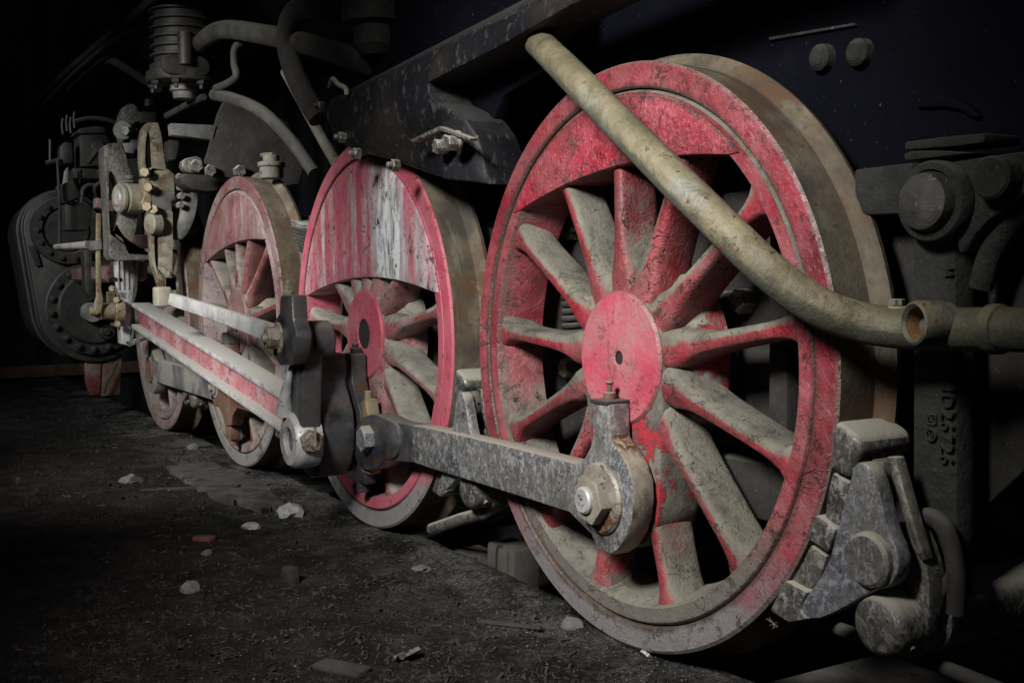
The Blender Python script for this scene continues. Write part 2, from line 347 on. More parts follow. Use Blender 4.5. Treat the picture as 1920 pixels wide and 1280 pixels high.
M['plate'] = surf('scuffed_navy_plate', [(.35, (.0016, .0018, .005)), (.6, (.003, .0032, .008)), (.8, (.007, .007, .011))], 5, .8, spec=.12, specks=[((.08, .075, .07), 80, .69, .73)], bump=(20, .5))
M['frame'] = surf('grimy_frame', [(.3, (.010, .0095, .009)), (.5, (.022, .0205, .018)), (.75, (.05, .046, .04))], 8, .85, specks=[((.11, .10, .09), 90, .64, .72)], dust=((.10, .095, .08), .25, .8), bump=(28, 1.0))
M['cast'] = rod_mat('rough_dark_casting', (.03, .029, .027), (.105, .10, .09), (.19, .178, .15), (.40, .39, .37))
M['lever'] = rod_mat('worn_lever_steel', (.07, .075, .095), (.19, .195, .215), (.31, .305, .28), (.50, .51, .54))
M['post'] = surf('dark_cast_post', [(.3, (.014, .014, .013)), (.5, (.026, .026, .023)), (.75, (.05, .048, .042))], 14, .8, specks=[((.10, .098, .09), 110, .64, .72)], dust=((.09, .085, .07), .3, .8), bump=(34, 5))
def pipe_mat():
    s = NT('khaki_pipe')
    c = s.ramp(s.noise(7, 8, .65), [(.3, (.085, .076, .046)), (.47, (.155, .136, .082)), (.62, (.24, .205, .125)), (.75, (.31, .27, .18))])
    c = s.mix(s.rng(s.noise(4, 5, .6), .58, .70), c, (.25, .245, .21))
    c = s.mix(s.mul(s.rng(s.noise(16, 8, .78, .5), .52, .62), .7), c, (.09, .082, .052))
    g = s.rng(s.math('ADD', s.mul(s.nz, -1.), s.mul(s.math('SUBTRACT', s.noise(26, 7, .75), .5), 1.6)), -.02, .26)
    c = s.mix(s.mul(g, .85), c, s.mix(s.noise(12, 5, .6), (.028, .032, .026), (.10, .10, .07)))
    k = s.mul(s.rng(s.noise(55, 5, .7), .60, .64), s.rng(s.noise(7, 3, .5), .46, .58)); c = s.mix(k, c, (.11, .05, .018))
    h = s.math('ADD', s.noise(18, 8, .7), s.mul(s.noise(80, 5, .7), .3))
    return s.done(c, s.mixf(g, s.rng(s.noise(24, 6, .7), .35, .65, .32, .58), .85), h, .9, .007)
M['pipe'] = pipe_mat()
M['patch'] = surf('worn_concrete', [(.3, (.022, .021, .019)), (.5, (.045, .043, .039)), (.7, (.08, .076, .07))], 9, .95, chips=[((.015, .014, .013), 22, .52)], bump=(35, 1.2))
M['pinhead'] = surf('dull_pin_head', [(.3, (.03, .029, .026)), (.5, (.06, .058, .052)), (.7, (.11, .105, .095))], 18, .6, specks=[((.2, .2, .19), 80, .62, .7)], bump=(40, 1.5))
M['pipe_dark'] = surf('grubby_pipe', [(.3, (.018, .017, .015)), (.5, (.034, .032, .028)), (.7, (.065, .06, .05))], 9, .75, dust=((.075, .07, .058), .3, .85), bump=(30, .6))
M['sandpipe'] = surf('dull_sand_pipe', [(.3, (.07, .066, .054)), (.5, (.12, .112, .09)), (.7, (.17, .16, .13))], 9, .75, specks=[((.03, .028, .022), 40, .62, .68)], bump=(30, .6))
M['linkgrey'] = rod_mat('worn_link_steel', (.07, .068, .06), (.17, .165, .145), (.27, .26, .225), (.36, .35, .32))
M['brass'] = surf('tarnished_brass', [(.3, (.16, .12, .06)), (.5, (.28, .23, .14)), (.7, (.36, .31, .21))], 14, .5, specks=[((.07, .045, .02), 50, .58, .68)], dust=((.34, .31, .24), .4, .9), bump=(40, .5), metal=.3)
M['khaki'] = surf('khaki_dusty_steel', [(.3, (.16, .15, .11)), (.5, (.25, .235, .175)), (.7, (.33, .31, .24))], 9, .7, rust=((.11, .055, .028), 22, .47), specks=[((.06, .05, .04), 46, .64, .7)], dust=((.34, .32, .26), .4, .9), bump=(40, .5))
M['greydark'] = surf('worn_grey_steel', [(.3, (.05, .05, .05)), (.5, (.10, .10, .098)), (.7, (.19, .185, .175))], 7, .6, wide=((.24, .23, .21), 5), dust=((.30, .28, .24), .2, .8), bump=(30, .6))
M['cylinder'] = surf('grimy_cylinder', [(.3, (.012, .0115, .011)), (.5, (.024, .023, .021)), (.75, (.055, .05, .044))], 7, .55, dust=((.09, .083, .07), .35, .85), rust=((.05, .025, .012), 14, .55), bump=(30, .7))
M['brown'] = surf('rust_brown_steel', [(.3, (.07, .035, .022)), (.5, (.14, .075, .05)), (.7, (.2, .14, .10))], 10, .75, dust=((.24, .22, .18), .3, .85), bump=(40, .6))
M['hole'] = surf('recess_shade', [(.3, (.012, .012, .012)), (.7, (.02, .02, .02))], 10, .9)  # near-black painted in for the shade inside openings
M['rust_in'] = surf('orange_rust', [(.3, (.10, .045, .018)), (.5, (.24, .12, .045)), (.7, (.30, .20, .11))], 25, .85, bump=(60, .8))
M['wall'] = surf('shed_wall_sheet', [(.3, (.03, .034, .038)), (.5, (.05, .056, .062)), (.75, (.085, .09, .095))], 2, .7, streak=[((.03, .028, .026), 3, .5, .65, (1, 4, .2))], bump=(10, .4))
M['wood'] = surf('old_timber', [(.3, (.03, .027, .023)), (.5, (.075, .068, .06)), (.7, (.14, .13, .115))], 4, .95, streak=[((.012, .01, .009), 16, .58, .64, (1, 1, .1))], bump=(30, 1.2))
M['wood_scrap'] = surf('dark_wood_scrap', [(.3, (.010, .009, .008)), (.5, (.026, .024, .021)), (.7, (.055, .05, .044))], 6, .95, bump=(40, 1.2))
M['rock'] = surf('pale_stone', [(.3, (.20, .20, .195)), (.5, (.32, .32, .31)), (.7, (.42, .42, .41))], 14, .9, bump=(40, 1.2))
M['rock_dark'] = surf('grey_stone', [(.3, (.08, .08, .075)), (.6, (.14, .135, .13))], 18, .95, bump=(50, 1.2))
M['brick'] = surf('brick_red', [(.3, (.13, .045, .03)), (.6, (.22, .08, .055))], 20, .95, dust=((.10, .09, .08), .6, 1.0), bump=(60, 1))
M['paper'] = surf('crumpled_grey_paper', [(.3, (.30, .30, .30)), (.6, (.45, .45, .44))], 12, .8, bump=(20, .5))
M['seed'] = surf('white_down', [(.3, (.3, .3, .28)), (.6, (.36, .36, .34))], 12, .8)
M['grit'] = surf('pale_grit', [(.3, (.05, .048, .044)), (.5, (.11, .105, .097)), (.7, (.22, .21, .195))], 40, .95, bump=(60, .4))
M['chip'] = surf('debris_chips', [(.3, (.006, .0055, .005)), (.5, (.02, .0185, .017)), (.72, (.065, .06, .054))], 3, .95, bump=(60, 1))
def ground_mat():
    s = NT('littered_dirt')
    c = s.ramp(s.noise(9, 10, .72), [(.32, (.007, .0065, .006)), (.5, (.023, .0215, .0195)), (.7, (.068, .064, .058))])
    c = s.mix(s.mul(s.rng(s.noise(110, 4, .75), .56, .66), .7), c, (.10, .098, .092))
    c = s.mix(s.rng(s.noise(45, 4, .7, 1, stretch=(1, 2.5, 1)), .60, .66), c, (.012, .011, .010))
    c = s.mix(s.mul(s.rng(s.noise(1.3, 4, .6), .52, .7), .4), c, (.07, .067, .062))
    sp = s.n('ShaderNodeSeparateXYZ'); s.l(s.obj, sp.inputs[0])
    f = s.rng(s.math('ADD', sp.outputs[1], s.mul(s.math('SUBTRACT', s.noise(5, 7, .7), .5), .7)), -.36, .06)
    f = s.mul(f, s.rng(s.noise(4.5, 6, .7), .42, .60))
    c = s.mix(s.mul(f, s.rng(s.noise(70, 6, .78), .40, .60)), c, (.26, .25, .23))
    h = s.math('ADD', s.noise(70, 8, .78), s.mul(s.noise(18, 7, .75), 1.6))
    return s.done(c, .95, h, 1.0, .03, spec=.15)
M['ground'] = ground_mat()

# ================================================================== SETTING
def ground():
    bm = B(); xs = []; x = -12.0
    while x < 1.2: xs.append(x); x += 0.12 if x < -7 else (0.05 if x < -4.5 else 0.028)
    ys = []; y = -3.2
    while y < 0.075: ys.append(y); y += 0.10 if y < -1.2 else 0.035
    off = [0.0, .012, .02, .028, .04, .06]
    rows = []
    for x in xs:
        row = []
        for y in ys: row.append((x, y, None))
        e = .094 + .016 * mnoise.noise(Vector((x * 3, 0, 1))) + .010 * mnoise.noise(Vector((x * 14, 3, 1)))
        for k, d in enumerate(off): row.append((x, e + d, [None, -.668, -.69, -.76, -.88, -1.02][k]))
        row.append((x, 1.0, -1.03)); row.append((x, 6.0, -1.05))
        r = []
        for (a, b, c) in row:
            hz = -.664 + .016 * mnoise.noise(Vector((a * 1.6, b * 1.6, 0))) + .012 * mnoise.noise(Vector((a * 6, b * 6, 2))) + .010 * mnoise.noise(Vector((a * 15, b * 15, 5)))
            if b > -.03: hz = -.654 + .25 * (hz + .664)
            if c is not None: hz = c + .010 * mnoise.noise(Vector((a * 9, b * 9, c * 9)))
            r.append(bm.verts.new((a, b, hz)))
        rows.append(r)
    for A, C in zip(rows, rows[1:]):
        for k in range(len(A) - 1): bm.faces.new((A[k], A[k + 1], C[k + 1], C[k]))
    return tag(obj('ground', bm, M['ground'], smooth=60), kind='structure')
ground()
def gz(a, b): return -.664 + .016 * mnoise.noise(Vector((a * 1.6, b * 1.6, 0))) + .012 * mnoise.noise(Vector((a * 6, b * 6, 2))) + .010 * mnoise.noise(Vector((a * 15, b * 15, 5)))

def debris():
    bm = B()
    for i in range(38000):
        px, py = random.uniform(20, 1300), random.uniform(700, 1290)
        a, b = G(px, py, -.66)
        if b > .02 or a < -9.5: continue
        big = random.random() ** 7; L = (.0022 + .0125 * big) * (1 + max(0, -a - 3) * .12); W = L * random.uniform(.06, .30); T = L * random.uniform(.08, .3)
        q = Matrix.Rotation(random.uniform(0, 6.28), 3, 'Z') @ Matrix.Rotation(random.gauss(0, .5), 3, 'Y') @ Matrix.Rotation(random.gauss(0, .5), 3, 'X')
        z = gz(a, b) + T * .4
        c = [bm.verts.new(Vector((a, b, z)) + q @ Vector((sx * L * random.uniform(.6, 1), sy * W * random.uniform(.6, 1), sz * T))) for sx in (-1, 1) for sy in (-1, 1) for sz in (-1, 1)]
        for f in ((0, 1, 3, 2), (4, 6, 7, 5), (0, 4, 5, 1), (2, 3, 7, 6), (1, 5, 7, 3)): bm.faces.new([c[k] for k in f])
    return tag(obj('wood_chip_litter', bm, M['chip'], smooth=0), 'dark wood chips and grit littering the dirt floor beside the wheels', 'litter', kind='stuff')
debris()
def grit():
    bm = B()
    for i in range(9000):
        px, py = random.uniform(150, 1330), random.uniform(720, 1290)
        a, b = G(px, py, -.66)
        if b > .08 or a < -8 or random.random() > .12 + .88 * max(0, 1 + b * 3.2): continue
        r = random.uniform(.0012, .0034) * (1 + max(0, -a - 3) * .2); z = (gz(a, b) if b < -.03 else -.654) + r * .5
        p = [bm.verts.new((a + r * random.uniform(.5, 1.2) * sx, b + r * random.uniform(.5, 1.2) * sy, z + r * random.uniform(.5, 1) * sz)) for sx, sy, sz in ((1, 0, 0), (-1, 0, 0), (0, 1, 0), (0, -1, 0), (0, 0, 1), (0, 0, -1))]
        for f in ((0, 2, 4), (2, 1, 4), (1, 3, 4), (3, 0, 4)): bm.faces.new([p[k] for k in f])
    return tag(obj('pale_grit', bm, M['grit'], smooth=0), 'fine pale grit and sand spilled along the wheel bases', 'grit', kind='stuff')
grit()

def shed_wall():
    t = thing('shed_wall', 'dim corrugated metal shed wall at the far left behind the cylinder', 'wall', (-10.9, -1.0, -.65))
    y0 = -3.6
    for k in range(13):
        bm = B(); n = 24; w_ = .8; rows = []
        for i in range(n + 1):
            y = i * w_ / n; rows.append([bm.verts.new((.03 * math.sin(y * 24) + .008 * (k % 2), y, z)) for z in (-.6, 7.0)])
        for A, C in zip(rows, rows[1:]): bm.faces.new((A[0], A[1], C[1], C[0]))
        o = obj('wall_sheet', bm, M['wall'], t, 60); o.location = (0, y0 + k * w_ - (-1.0), 0)
        sm = o.modifiers.new('thickness', 'SOLIDIFY'); sm.thickness = .004
    b = B(); box(b, (.12, 2.4, .05), (.12, 10.2, .10)); obj('sill_beam', b, M['brown'], t)
shed_wall()

def rail():
    t = B()
    prof = [(.030, -.662), (.094, -.662), (.098, -.680), (.074, -.69), (.074, -.79), (.12, -.81), (.12, -.82), (.01, -.82), (.01, -.81), (.056, -.79), (.056, -.69), (.026, -.675)]
    prism(t, prof, -11, 1.2, .003, 'x'); 
    return tag(obj('rail', t, M['brown']), 'rusty steel rail under the wheels at the edge of the pit', 'rail')
rail()
for k in range(5):
    t = B(); x = -3.75 + .62 * k
    box(t, (0, 0, 0), (.24, 1.5, .17), .012)
    o = obj('sleeper', t, M['wood']); o.location = (x, .82, -.905)
    tag(o, ['timber sleeper under the rail, farthest back behind the streaked wheel', 'timber sleeper below the streaked wheel, nearly lost in the pit shadow', 'timber sleeper below the upright timber ends between the wheels', 'timber sleeper under the left half of the nearest wheel', 'timber sleeper under the right half of the nearest wheel'][k], 'sleeper', 'sleepers under the rail')

for px, w_, h_, lab in ((893, .11, .14, 'darker left one of two upright timber ends under the rail between the wheels'), (962, .13, .17, 'split upright timber end beside the rim of the nearest wheel')):
    t = B(); box(t, (0, 0, 0), (w_, .10, h_), .008); box(t, (w_ * .1, -.052, 0), (w_ * .42, .012, h_ * .95), .004)
    o = obj('timber_block', t, M['wood']); o.location = V3(px, 1072, .17); o.rotation_euler = (0, R_(3), R_(8)); tag(o, lab, 'timber')

# ================================================================== WHEELS
NS = 13; A0 = 9.5
def wheel(xc, label, mt, mr, ms, mcw, mdisc, mhub, cw, streak=False, hole=.015):
    t = thing('driving_wheel', label, 'wheel', (xc, 0, 0), 'driving wheels on the rail')
    # tyre: painted face and bare tread
    b = B(); lathe(b, [(.593, .004), (.597, .0), (.643, .0), (.650, .006), (.647, .095), (.652, .103), (.668, .112), (.675, .120), (.672, .132), (.662, .139), (.593, .139)], (0, 0, 0), (0, 1, 0), 128, True)
    for f in b.faces:
        c = f.calc_center_median(); f.material_index = 0 if c.y < .004 else 1
    obj('tyre', b, mt, t, 30, [M['tread']])
    b = B(); lathe(b, [(.548, .010), (.553, .003), (.584, .003), (.588, .007), (.590, .012), (.590, .125), (.52, .125), (.522, .10)], (0, 0, 0), (0, 1, 0), 112, True)
    rim = obj('rim', b, mr, t, 40)
    # one spoke, turned thirteen ways
    b = B(); rings = []; n = 18
    for i in range(23):
        u = i / 22; u = u + .12 * math.sin(6.2831853 * u) / 6.28; r = .10 + (.570 - .10) * u
        fl = math.exp(-max(0, .550 - r) / .024) * 1.7 + math.exp(-max(0, r - .20) / .035) * .8
        wt = (.0165 + .006 * (1 - u)) * (1 + fl * 1.25); hy = .050 + .006 * (1 - u); cy = .063
        ring = []
        for k in range(n):
            a = 6.2831853 * k / n; ca, sa = math.cos(a), math.sin(a); e = .55
            ring.append(b.verts.new((r, cy + hy * math.copysign(abs(ca) ** e, ca), wt * math.copysign(abs(sa) ** .45, sa))))
        rings.append(ring)
    for A, C in zip(rings, rings[1:]):
        for k in range(n): b.faces.new((A[k], A[(k + 1) % n], C[(k + 1) % n], C[k]))
    b.faces.new(rings[0]); b.faces.new(rings[-1])
    s0 = obj('spoke', b, ms, t, 60)
    for k in range(NS):
        s = s0 if k == 0 else s0.copy()
        if k: COL.objects.link(s); s.parent = t
        s.rotation_euler = (0, -R_(A0 + 360 / NS * k), 0)
    b = B(); lathe(b, [(0, .11), (hole, .11), (hole, .03), (.150, .03), (.152, .012), (.158, .022), (.172, .036), (.195, .052), (.222, .078), (.228, .13), (0, .13)], (0, 0, 0), (0, 1, 0), 56)
    hub = obj('hub', b, mhub, t, 40)
    b = B(); lathe(b, [(hole, .022), (hole, .003), (hole + .003, .0), (.145, .0), (.151, .006), (.152, .031)], (0, 0, 0), (0, 1, 0), 64)
    cap = obj('hub_disc', b, mdisc, t, 40)
    b = B(); lathe(b, [(hole - .0006, .0035), (hole - .0006, .0062), (0, .0062)], (0, 0, 0), (0, 1, 0), 28); obj('centre_hole_shade', b, M['hole'], cap)  # shallow black disc, painted for the shade of a deep bore
    # crank boss below the hub
    b = B(); prism(b, hull2((0, 0), .158, (.015, -.305), .122, 28), .007, .125, .012)
    boss = obj('crank_boss', b, mhub, t, 40)
    # counterweight
    aL, aR, zm = cw
    rin = .57
    L = (rin * math.cos(R_(aL)), rin * math.sin(R_(aL))); Rr = (rin * math.cos(R_(aR)), rin * math.sin(R_(aR)))
    low = []
    for k in range(25):
        u = k / 24; x = L[0] + (Rr[0] - L[0]) * u; base = L[1] + (Rr[1] - L[1]) * u
        sag = zm - (L[1] + Rr[1]) / 2; low.append((x, base + sag * (1 - (2 * u - 1) ** 2)))
    pts = arc(0, 0, .578, aR, aL, 44) + low[1:-1]
    b = B(); prism(b, pts, -.003, .118, .007)
    obj('counterweight', b, mcw, t, 40)
    return t
w4 = wheel(X4, 'nearest wheel, peeling red with a crescent counterweight, crossed by the slanting pipe', M['red_tyre'], M['red_rim'], M['red_spoke'], M['red'], M['red_disc'], M['boss'], (143, 46, .425))
w3 = wheel(X3, 'wheel with a big half-moon counterweight streaked pink and white', M['pink_tyre'], M['pink'], M['pink_spoke'], M['pink_streak'], M['pink'], M['pink_spoke'], (168, 14, .19), True, .05)
b = B(); prism(b, [(-.11, .105), (-.15, .24), (.17, .24), (.12, .10), (.06, .137), (0, .149), (-.06, .137)], .020, .12, .012); obj('hub_web', b, M['pink_spoke'], w3, 40)
w2 = wheel(X2, 'faded dusty wheel with pink-grey counterweight between the streaked wheel and the valve gear', M['faded_tyre'], M['greyp'], M['faded_spoke'], M['faded_streak'], M['faded'], M['dusty'], (152, 38, .352), True)
w1 = wheel(X1, 'farthest wheel, grey and dusty, under the red I-beam rod near the cylinder', M['greyp'], M['greyp'], M['greyp'], M['greyp'], M['greyp'], M['dusty'], (152, 38, .352))
PD, PZ = .015, -.305           # crank pin offset in each wheel

# ================================================================== COUPLING RODS
YF, YB = -.060, -.002
def rod_end_parts(t, xp, mb, box_h=True):
    pass
# --- rod from the streaked wheel to the nearest wheel
xp4, xp3, xp2, xp1 = X4 + PD, X3 + PD, X2 + PD, X1 + PD
t = thing('coupling_rod', 'speckled steel coupling rod ending in a big nut on the nearest red wheel', 'rod', (xp4, 0, PZ), 'coupling rods between the wheels')
pts = P([(742, 793), (800, 801), (950, 836), (1078, 868), (1095, 858), (1106, 838), (1111, 812), (1110, 756), (1141, 758), (1143, 822), (1160, 846), (1176, 873), (1186, 905), (1188, 940), (1184, 975), (1174, 1005), (1158, 1030), (1140, 1042), (1118, 1028), (1108, 1002), (1088, 982), (1066, 960), (960, 926), (800, 876), (760, 862), (735, 862)], YF, xp4, PZ)
b = B(); prism(b, pts, YF, YB, .006)
for f in b.faces:
    c_ = f.calc_center_median()
    if abs(f.normal.y) < .6 and c_.x > .02 and c_.z < .16: f.material_index = 1
obj('rod_bar', b, M['rod'], t, 35, [M['eye_rust']])
pts = chaikin(P([(664, 842), (664, 808), (676, 784), (698, 774), (722, 784), (748, 797), (748, 856), (722, 862), (705, 880), (682, 882), (668, 866)], YF - .012, xp4, PZ), 2)
b = B(); prism(b, pts, YF - .014, YB - .003, .006); obj('knuckle_eye', b, M['oil'], t, 35)
b = B(); prism(b, P([(722, 796), (742, 792), (772, 797), (772, 866), (745, 864), (722, 862)], YF - .002, xp4, PZ), YF - .002, YB - .001, .003); obj('black_band', b, M['oil'], t, 35)
kx, kz = U(690, 822, YF - .02)
b = B(); hexa(b, (kx - xp4, YF - .013, kz - PZ), (0, -1, 0), .042, .034, .5); obj('knuckle_pin', b, M['lever'], t, 30)
b = B(); lathe(b, [(0, -.012), (.074, -.012), (.080, -.006), (.080, .003)], (.004, YF, -.002), (0, 1, 0), 48); washer = obj('pin_washer', b, M['nut'], t, 35)
b = B(); hexa(b, (.004, YF - .011, -.002), (0, -1, 0), .056, .032, .2); nut = obj('pin_nut', b, M['nut'], washer, 30)
b = B(); lathe(b, [(.006, -.004), (.006, -.012), (.026, -.012), (.030, -.008), (.031, .004)], (.004, YF - .043, -.002), (0, 1, 0), 28); obj('bolt_end', b, M['bright'], t, 35)
tx, tz = U(1144, 752, -.03)
b = B(); box(b, (tx - xp4, -.031, tz - PZ), (.068, .064, .010), .003); obj('oil_cup_lid', b, M['frame'], t)
b = B(); cyl(b, (tx - xp4, -.031, tz - PZ), (0, 0, 1), .014, .022, 14); cyl(b, (tx - xp4, -.031, tz - PZ + .02), (0, 0, 1), .006, .02, 10); cyl(b, (tx - xp4, -.031, tz - PZ + .038), (0, 0, 1), .010, .008, 10); obj('oil_cup_plug', b, M['brown'], t)
# --- oil box strap on the streaked wheel's pin
t = thing('rod_strap', 'narrow dark strap of the coupling rod behind the broad black strap', 'strap', (xp3, 0, PZ))
pts = [(-.055, .242), (.022, .242), (.026, .15), (.05, .11), (.088, .06), (.098, 0), (.088, -.06), (.05, -.105), (0, -.12), (-.06, -.105), (-.1, -.05), (-.1, .05), (-.06, .11), (-.055, .16)]
b = B(); prism(b, pts, -.062, -.006, .006); obj('strap_band', b, M['oil'], t, 35)
b = B(); hexa(b, (-.008, -.034, .242), (0, 0, 1), .020, .02); cyl(b, (-.008, -.034, .262), (0, 0, 1), .011, .014, 10); obj('bolt', b, M['oil'], t)
b = B(); box(b, (.115, -.035, .055), (.05, .045, .085), .006, Matrix.Rotation(R_(-20), 3, 'Y')); cyl(b, (.10, -.035, .095), (0, 0, 1), .014, .03, 10); obj('oil_cup', b, M['brass'], t)
b = B(); box(b, (.115, -.035, -.115), (.065, .05, .06), .01); obj('wedge_bolt', b, M['brass'], t)
b = B(); box(b, (.05, -.03, -.15), (.1, .05, .07), .01); cyl(b, (.03, -.03, -.22), (0, 0, 1), .022, .05, 10); obj('bottom_keep', b, M['oil'], t)
# --- rod from the farthest wheel
t = thing('coupling_rod', 'rusty grey coupling rod with a round disc on the farthest wheel', 'rod', (xp1, 0, PZ), 'coupling rods between the wheels')
L = (X2 - .17) - X1 - PD
pts = [(.12, .062), (L - .05, .062), (L, .05), (L, -.06), (L - .05, -.062), (.13, -.062), (.11, -.10), (.06, -.135), (-.03, -.135), (-.075, -.09), (-.09, 0), (-.08, .07), (-.045, .105), (-.035, .21), (.035, .21), (.045, .12), (.08, .085)]
b = B(); prism(b, pts, YF, YB, .006); obj('rod_bar', b, M['greydark'], t, 35)
b = B(); lathe(b, [(0, -.012), (.070, -.012), (.078, -.004), (.078, .004)], (0, YF, 0), (0, 1, 0), 40); disc = obj('pin_disc', b, M['brown'], t, 35)
# --- middle rod with the knuckle
t = thing('coupling_rod', 'rusty brown coupling rod with a bolted knuckle half hidden under the I-beam rod', 'rod', (xp2, 0, PZ), 'coupling rods between the wheels')
L2 = xp3 - xp2
pts = [(-.24, .05), (-.19, .075), (-.12, .06), (-.1, .09), (-.05, .11), (-.04, .21), (.04, .21), (.05, .12), (.10, .085), (.15, .062), (L2 - .1, .062), (L2 - .1, -.062), (.17, -.062), (.10, -.10), (.07, -.15), (-.02, -.165), (-.06, -.12), (-.12, -.08), (-.19, -.085), (-.24, -.05)]
b = B(); prism(b, pts, YF, YB, .006); obj('rod_bar', b, M['brown'], t, 35)
b = B(); cyl(b, (-.17, YF - .004, 0), (0, 1, 0), .048, .02, 28); lathe(b, [(0, -.004), (.03, -.004), (.034, 0), (.034, .012)], (-.17, YF - .010, 0), (0, 1, 0), 24); obj('knuckle_pin', b, M['greydark'], t)
b = B(); hexa(b, (-.17, YF - .013, 0), (0, -1, 0), .018, .014); obj('knuckle_nut', b, M['nut'], t)
b = B(); box(b, (.0, -.03, -.19), (.08, .05, .06), .008); cyl(b, (.01, -.03, -.245), (0, 0, 1), .02, .03, 10); obj('bottom_keep', b, M['brown'], t)
b = B(); box(b, (0, -.03, .235), (.085, .06, .05), .006); hexa(b, (0, -.03, .26), (0, 0, 1), .018, .02); cyl(b, (0, -.03, .28), (0, 0, 1), .008, .018, 8); obj('oil_box', b, M['greydark'], t)

# ================================================================== MAIN ROD
t = thing('connecting_rod', 'long I-beam connecting rod with pink web and dusty white flanges', 'rod', (xp3, 0, PZ))
yf, yb = -.192, -.095
A = Vector(U(254, 596, yf)); Bp = Vector(U(520, 771, yf))
dr = (Bp - A).normalized(); nr = Vector((-dr.y, dr.x))
if nr.y < 0: nr = -nr
A0_, B0_ = A - dr * .10, Bp + dr * .16
hh = .068; ft = .020
def strip(lo, hi, y0, y1, bev=.003):
    q = [(p.x - xp3, p.y - PZ) for p in (A0_ + nr * lo, B0_ + nr * lo, B0_ + nr * hi, A0_ + nr * hi)]
    return prism(B(), q, y0, y1, bev)
obj('top_flange', strip(hh - ft, hh, yf, yb), M['bright'], t, 35)
obj('bottom_flange', strip(-hh, -hh + ft, yf, yb), M['bright'], t, 35)
obj('web', strip(-hh + ft - .002, hh - ft + .002, yf + .038, yb - .038, 0), M['beam_web'], t, 35)
# fork at crosshead end
# broad strap on the crank pin
pts = [(-.05, .246), (.020, .246), (.024, .15), (.05, .115), (.085, .065), (.098, 0), (.092, -.06), (.07, -.11), (.03, -.152), (-.02, -.165), (-.08, -.15), (-.13, -.09), (-.14, 0), (-.13, .09), (-.08, .13), (-.055, .17)]
b = B(); prism(b, pts, -.198, -.080, .010, seg=3); strap = obj('big_end_strap', b, M['oil'], t, 35)
b = B(); hexa(b, (-.012, -.125, .246), (0, 0, 1), .024, .024); cyl(b, (-.012, -.125, .270), (0, 0, 1), .012, .028, 10); obj('strap_bolt', b, M['oil'], strap)
b = B(); lathe(b, [(.0, .0), (.09, .0), (.095, .004), (.095, .03)], (0, -.21, 0), (0, 1, 0), 40); obj('pin_collar', b, M['oil'], strap)

# ================================================================== RETURN CRANK
t = thing('return_crank', 'pale return crank with an oval eye, bolted in front of the black strap', 'crank', (xp3, 0, PZ))
yr0, yr1 = -.290, -.205
ring_c = U(541, 826, yr0); rc = (ring_c[0] - xp3, ring_c[1] - PZ)
top_c = U(548, 636, yr0); tc_ = (top_c[0] - xp3, top_c[1] - PZ)
prof = hull2(rc, .060, ((rc[0] * .35 + tc_[0] * .65) + .01, rc[1] * .35 + tc_[1] * .65), .030, 18)
prof = hull2(rc, .072, tc_, .052, 18)
b = B(); prism(b, prof, yr0 + .014, yr1, .012, seg=3); obj('crank_arm', b, M['oil'], t, 40)
b = B(); lathe(b, [(.040, .03), (.040, .004), (.046, -.002), (.078, -.002), (.090, .010), (.092, .03), (.090, .085)], (rc[0], yr0, rc[1]), (0, 1, 0), 48); obj('crank_ring', b, M['bright'], t, 40)
b = B(); lathe(b, [(0, 0), (.042, 0)], (rc[0], yr0 + .025, rc[1]), (0, 1, 0), 32); obj('eye_recess', b, M['brown'], t)
b = B(); hexa(b, (rc[0] + .085, -.25, rc[1] + .01), (1, 0, -.2), .036, .03); cyl(b, (rc[0] + .112, -.25, rc[1] + .003), (1, 0, -.2), .014, .04, 12); tube(b, [(rc[0] + .135, -.25, rc[1] - .02), (rc[0] + .135, -.25, rc[1] + .055)], .005, 8); obj('clamp_bolt', b, M['nut'], t)
b = B(); tube(b, spline([(rc[0] - .03, yr0 + .0, rc[1] + .085), (rc[0] - .005, yr0 - .004, rc[1] + .15), (rc[0] + .03, yr0 + .004, rc[1] + .24)], 6), lambda u: .030 * (1 - .75 * u), 12); obj('crank_rib', b, M['bright'], t)
b = B(); cyl(b, (tc_[0], -.24, tc_[1] - .005), (0, 1, 0), .062, .075, 32, .008); obj('crank_pin_boss', b, M['oil'], t)

# ================================================================== ECCENTRIC ROD
t = thing('eccentric_rod', 'slim pale eccentric rod from the expansion link to a black oil block', 'rod', (xp3, 0, PZ))
ye0, ye1 = -.325, -.272
q = P([(318, 550), (520, 612), (520, 648), (400, 600), (330, 577), (314, 570)], -.30, xp3, PZ)
b = B(); prism(b, q, -.30, -.272, .003); obj('rod_bar', b, M['bright'], t)
ek = P([(524, 553), (546, 553), (548, 600), (556, 630), (552, 660), (545, 684), (524, 686), (512, 668), (506, 636), (514, 600), (523, 585)], ye0, xp3, PZ)
b = B(); prism(b, ek, ye0, ye1, .010); obj('oil_block', b, M['oil'], t)
ox, oz = U(540, 545, -.285)
b = B(); cyl(b, (ox - xp3, -.285, oz - PZ - .02), (0, 0, 1), .018, .02, 12); hexa(b, (ox - xp3, -.285, oz - PZ), (0, 0, 1), .012, .018); cyl(b, (ox - xp3, -.285, oz - PZ + .018), (0, 0, 1), .007, .015, 8); obj('oil_plug', b, M['khaki'], t)
nx_, nz_ = U(521, 633, ye0)
b = B(); lathe(b, [(0, -.004), (.046, -.004), (.052, .002), (.052, .01)], (nx_ - xp3, ye0, nz_ - PZ), (0, 1, 0), 32); wsh = obj('pin_washer', b, M['khaki'], t)
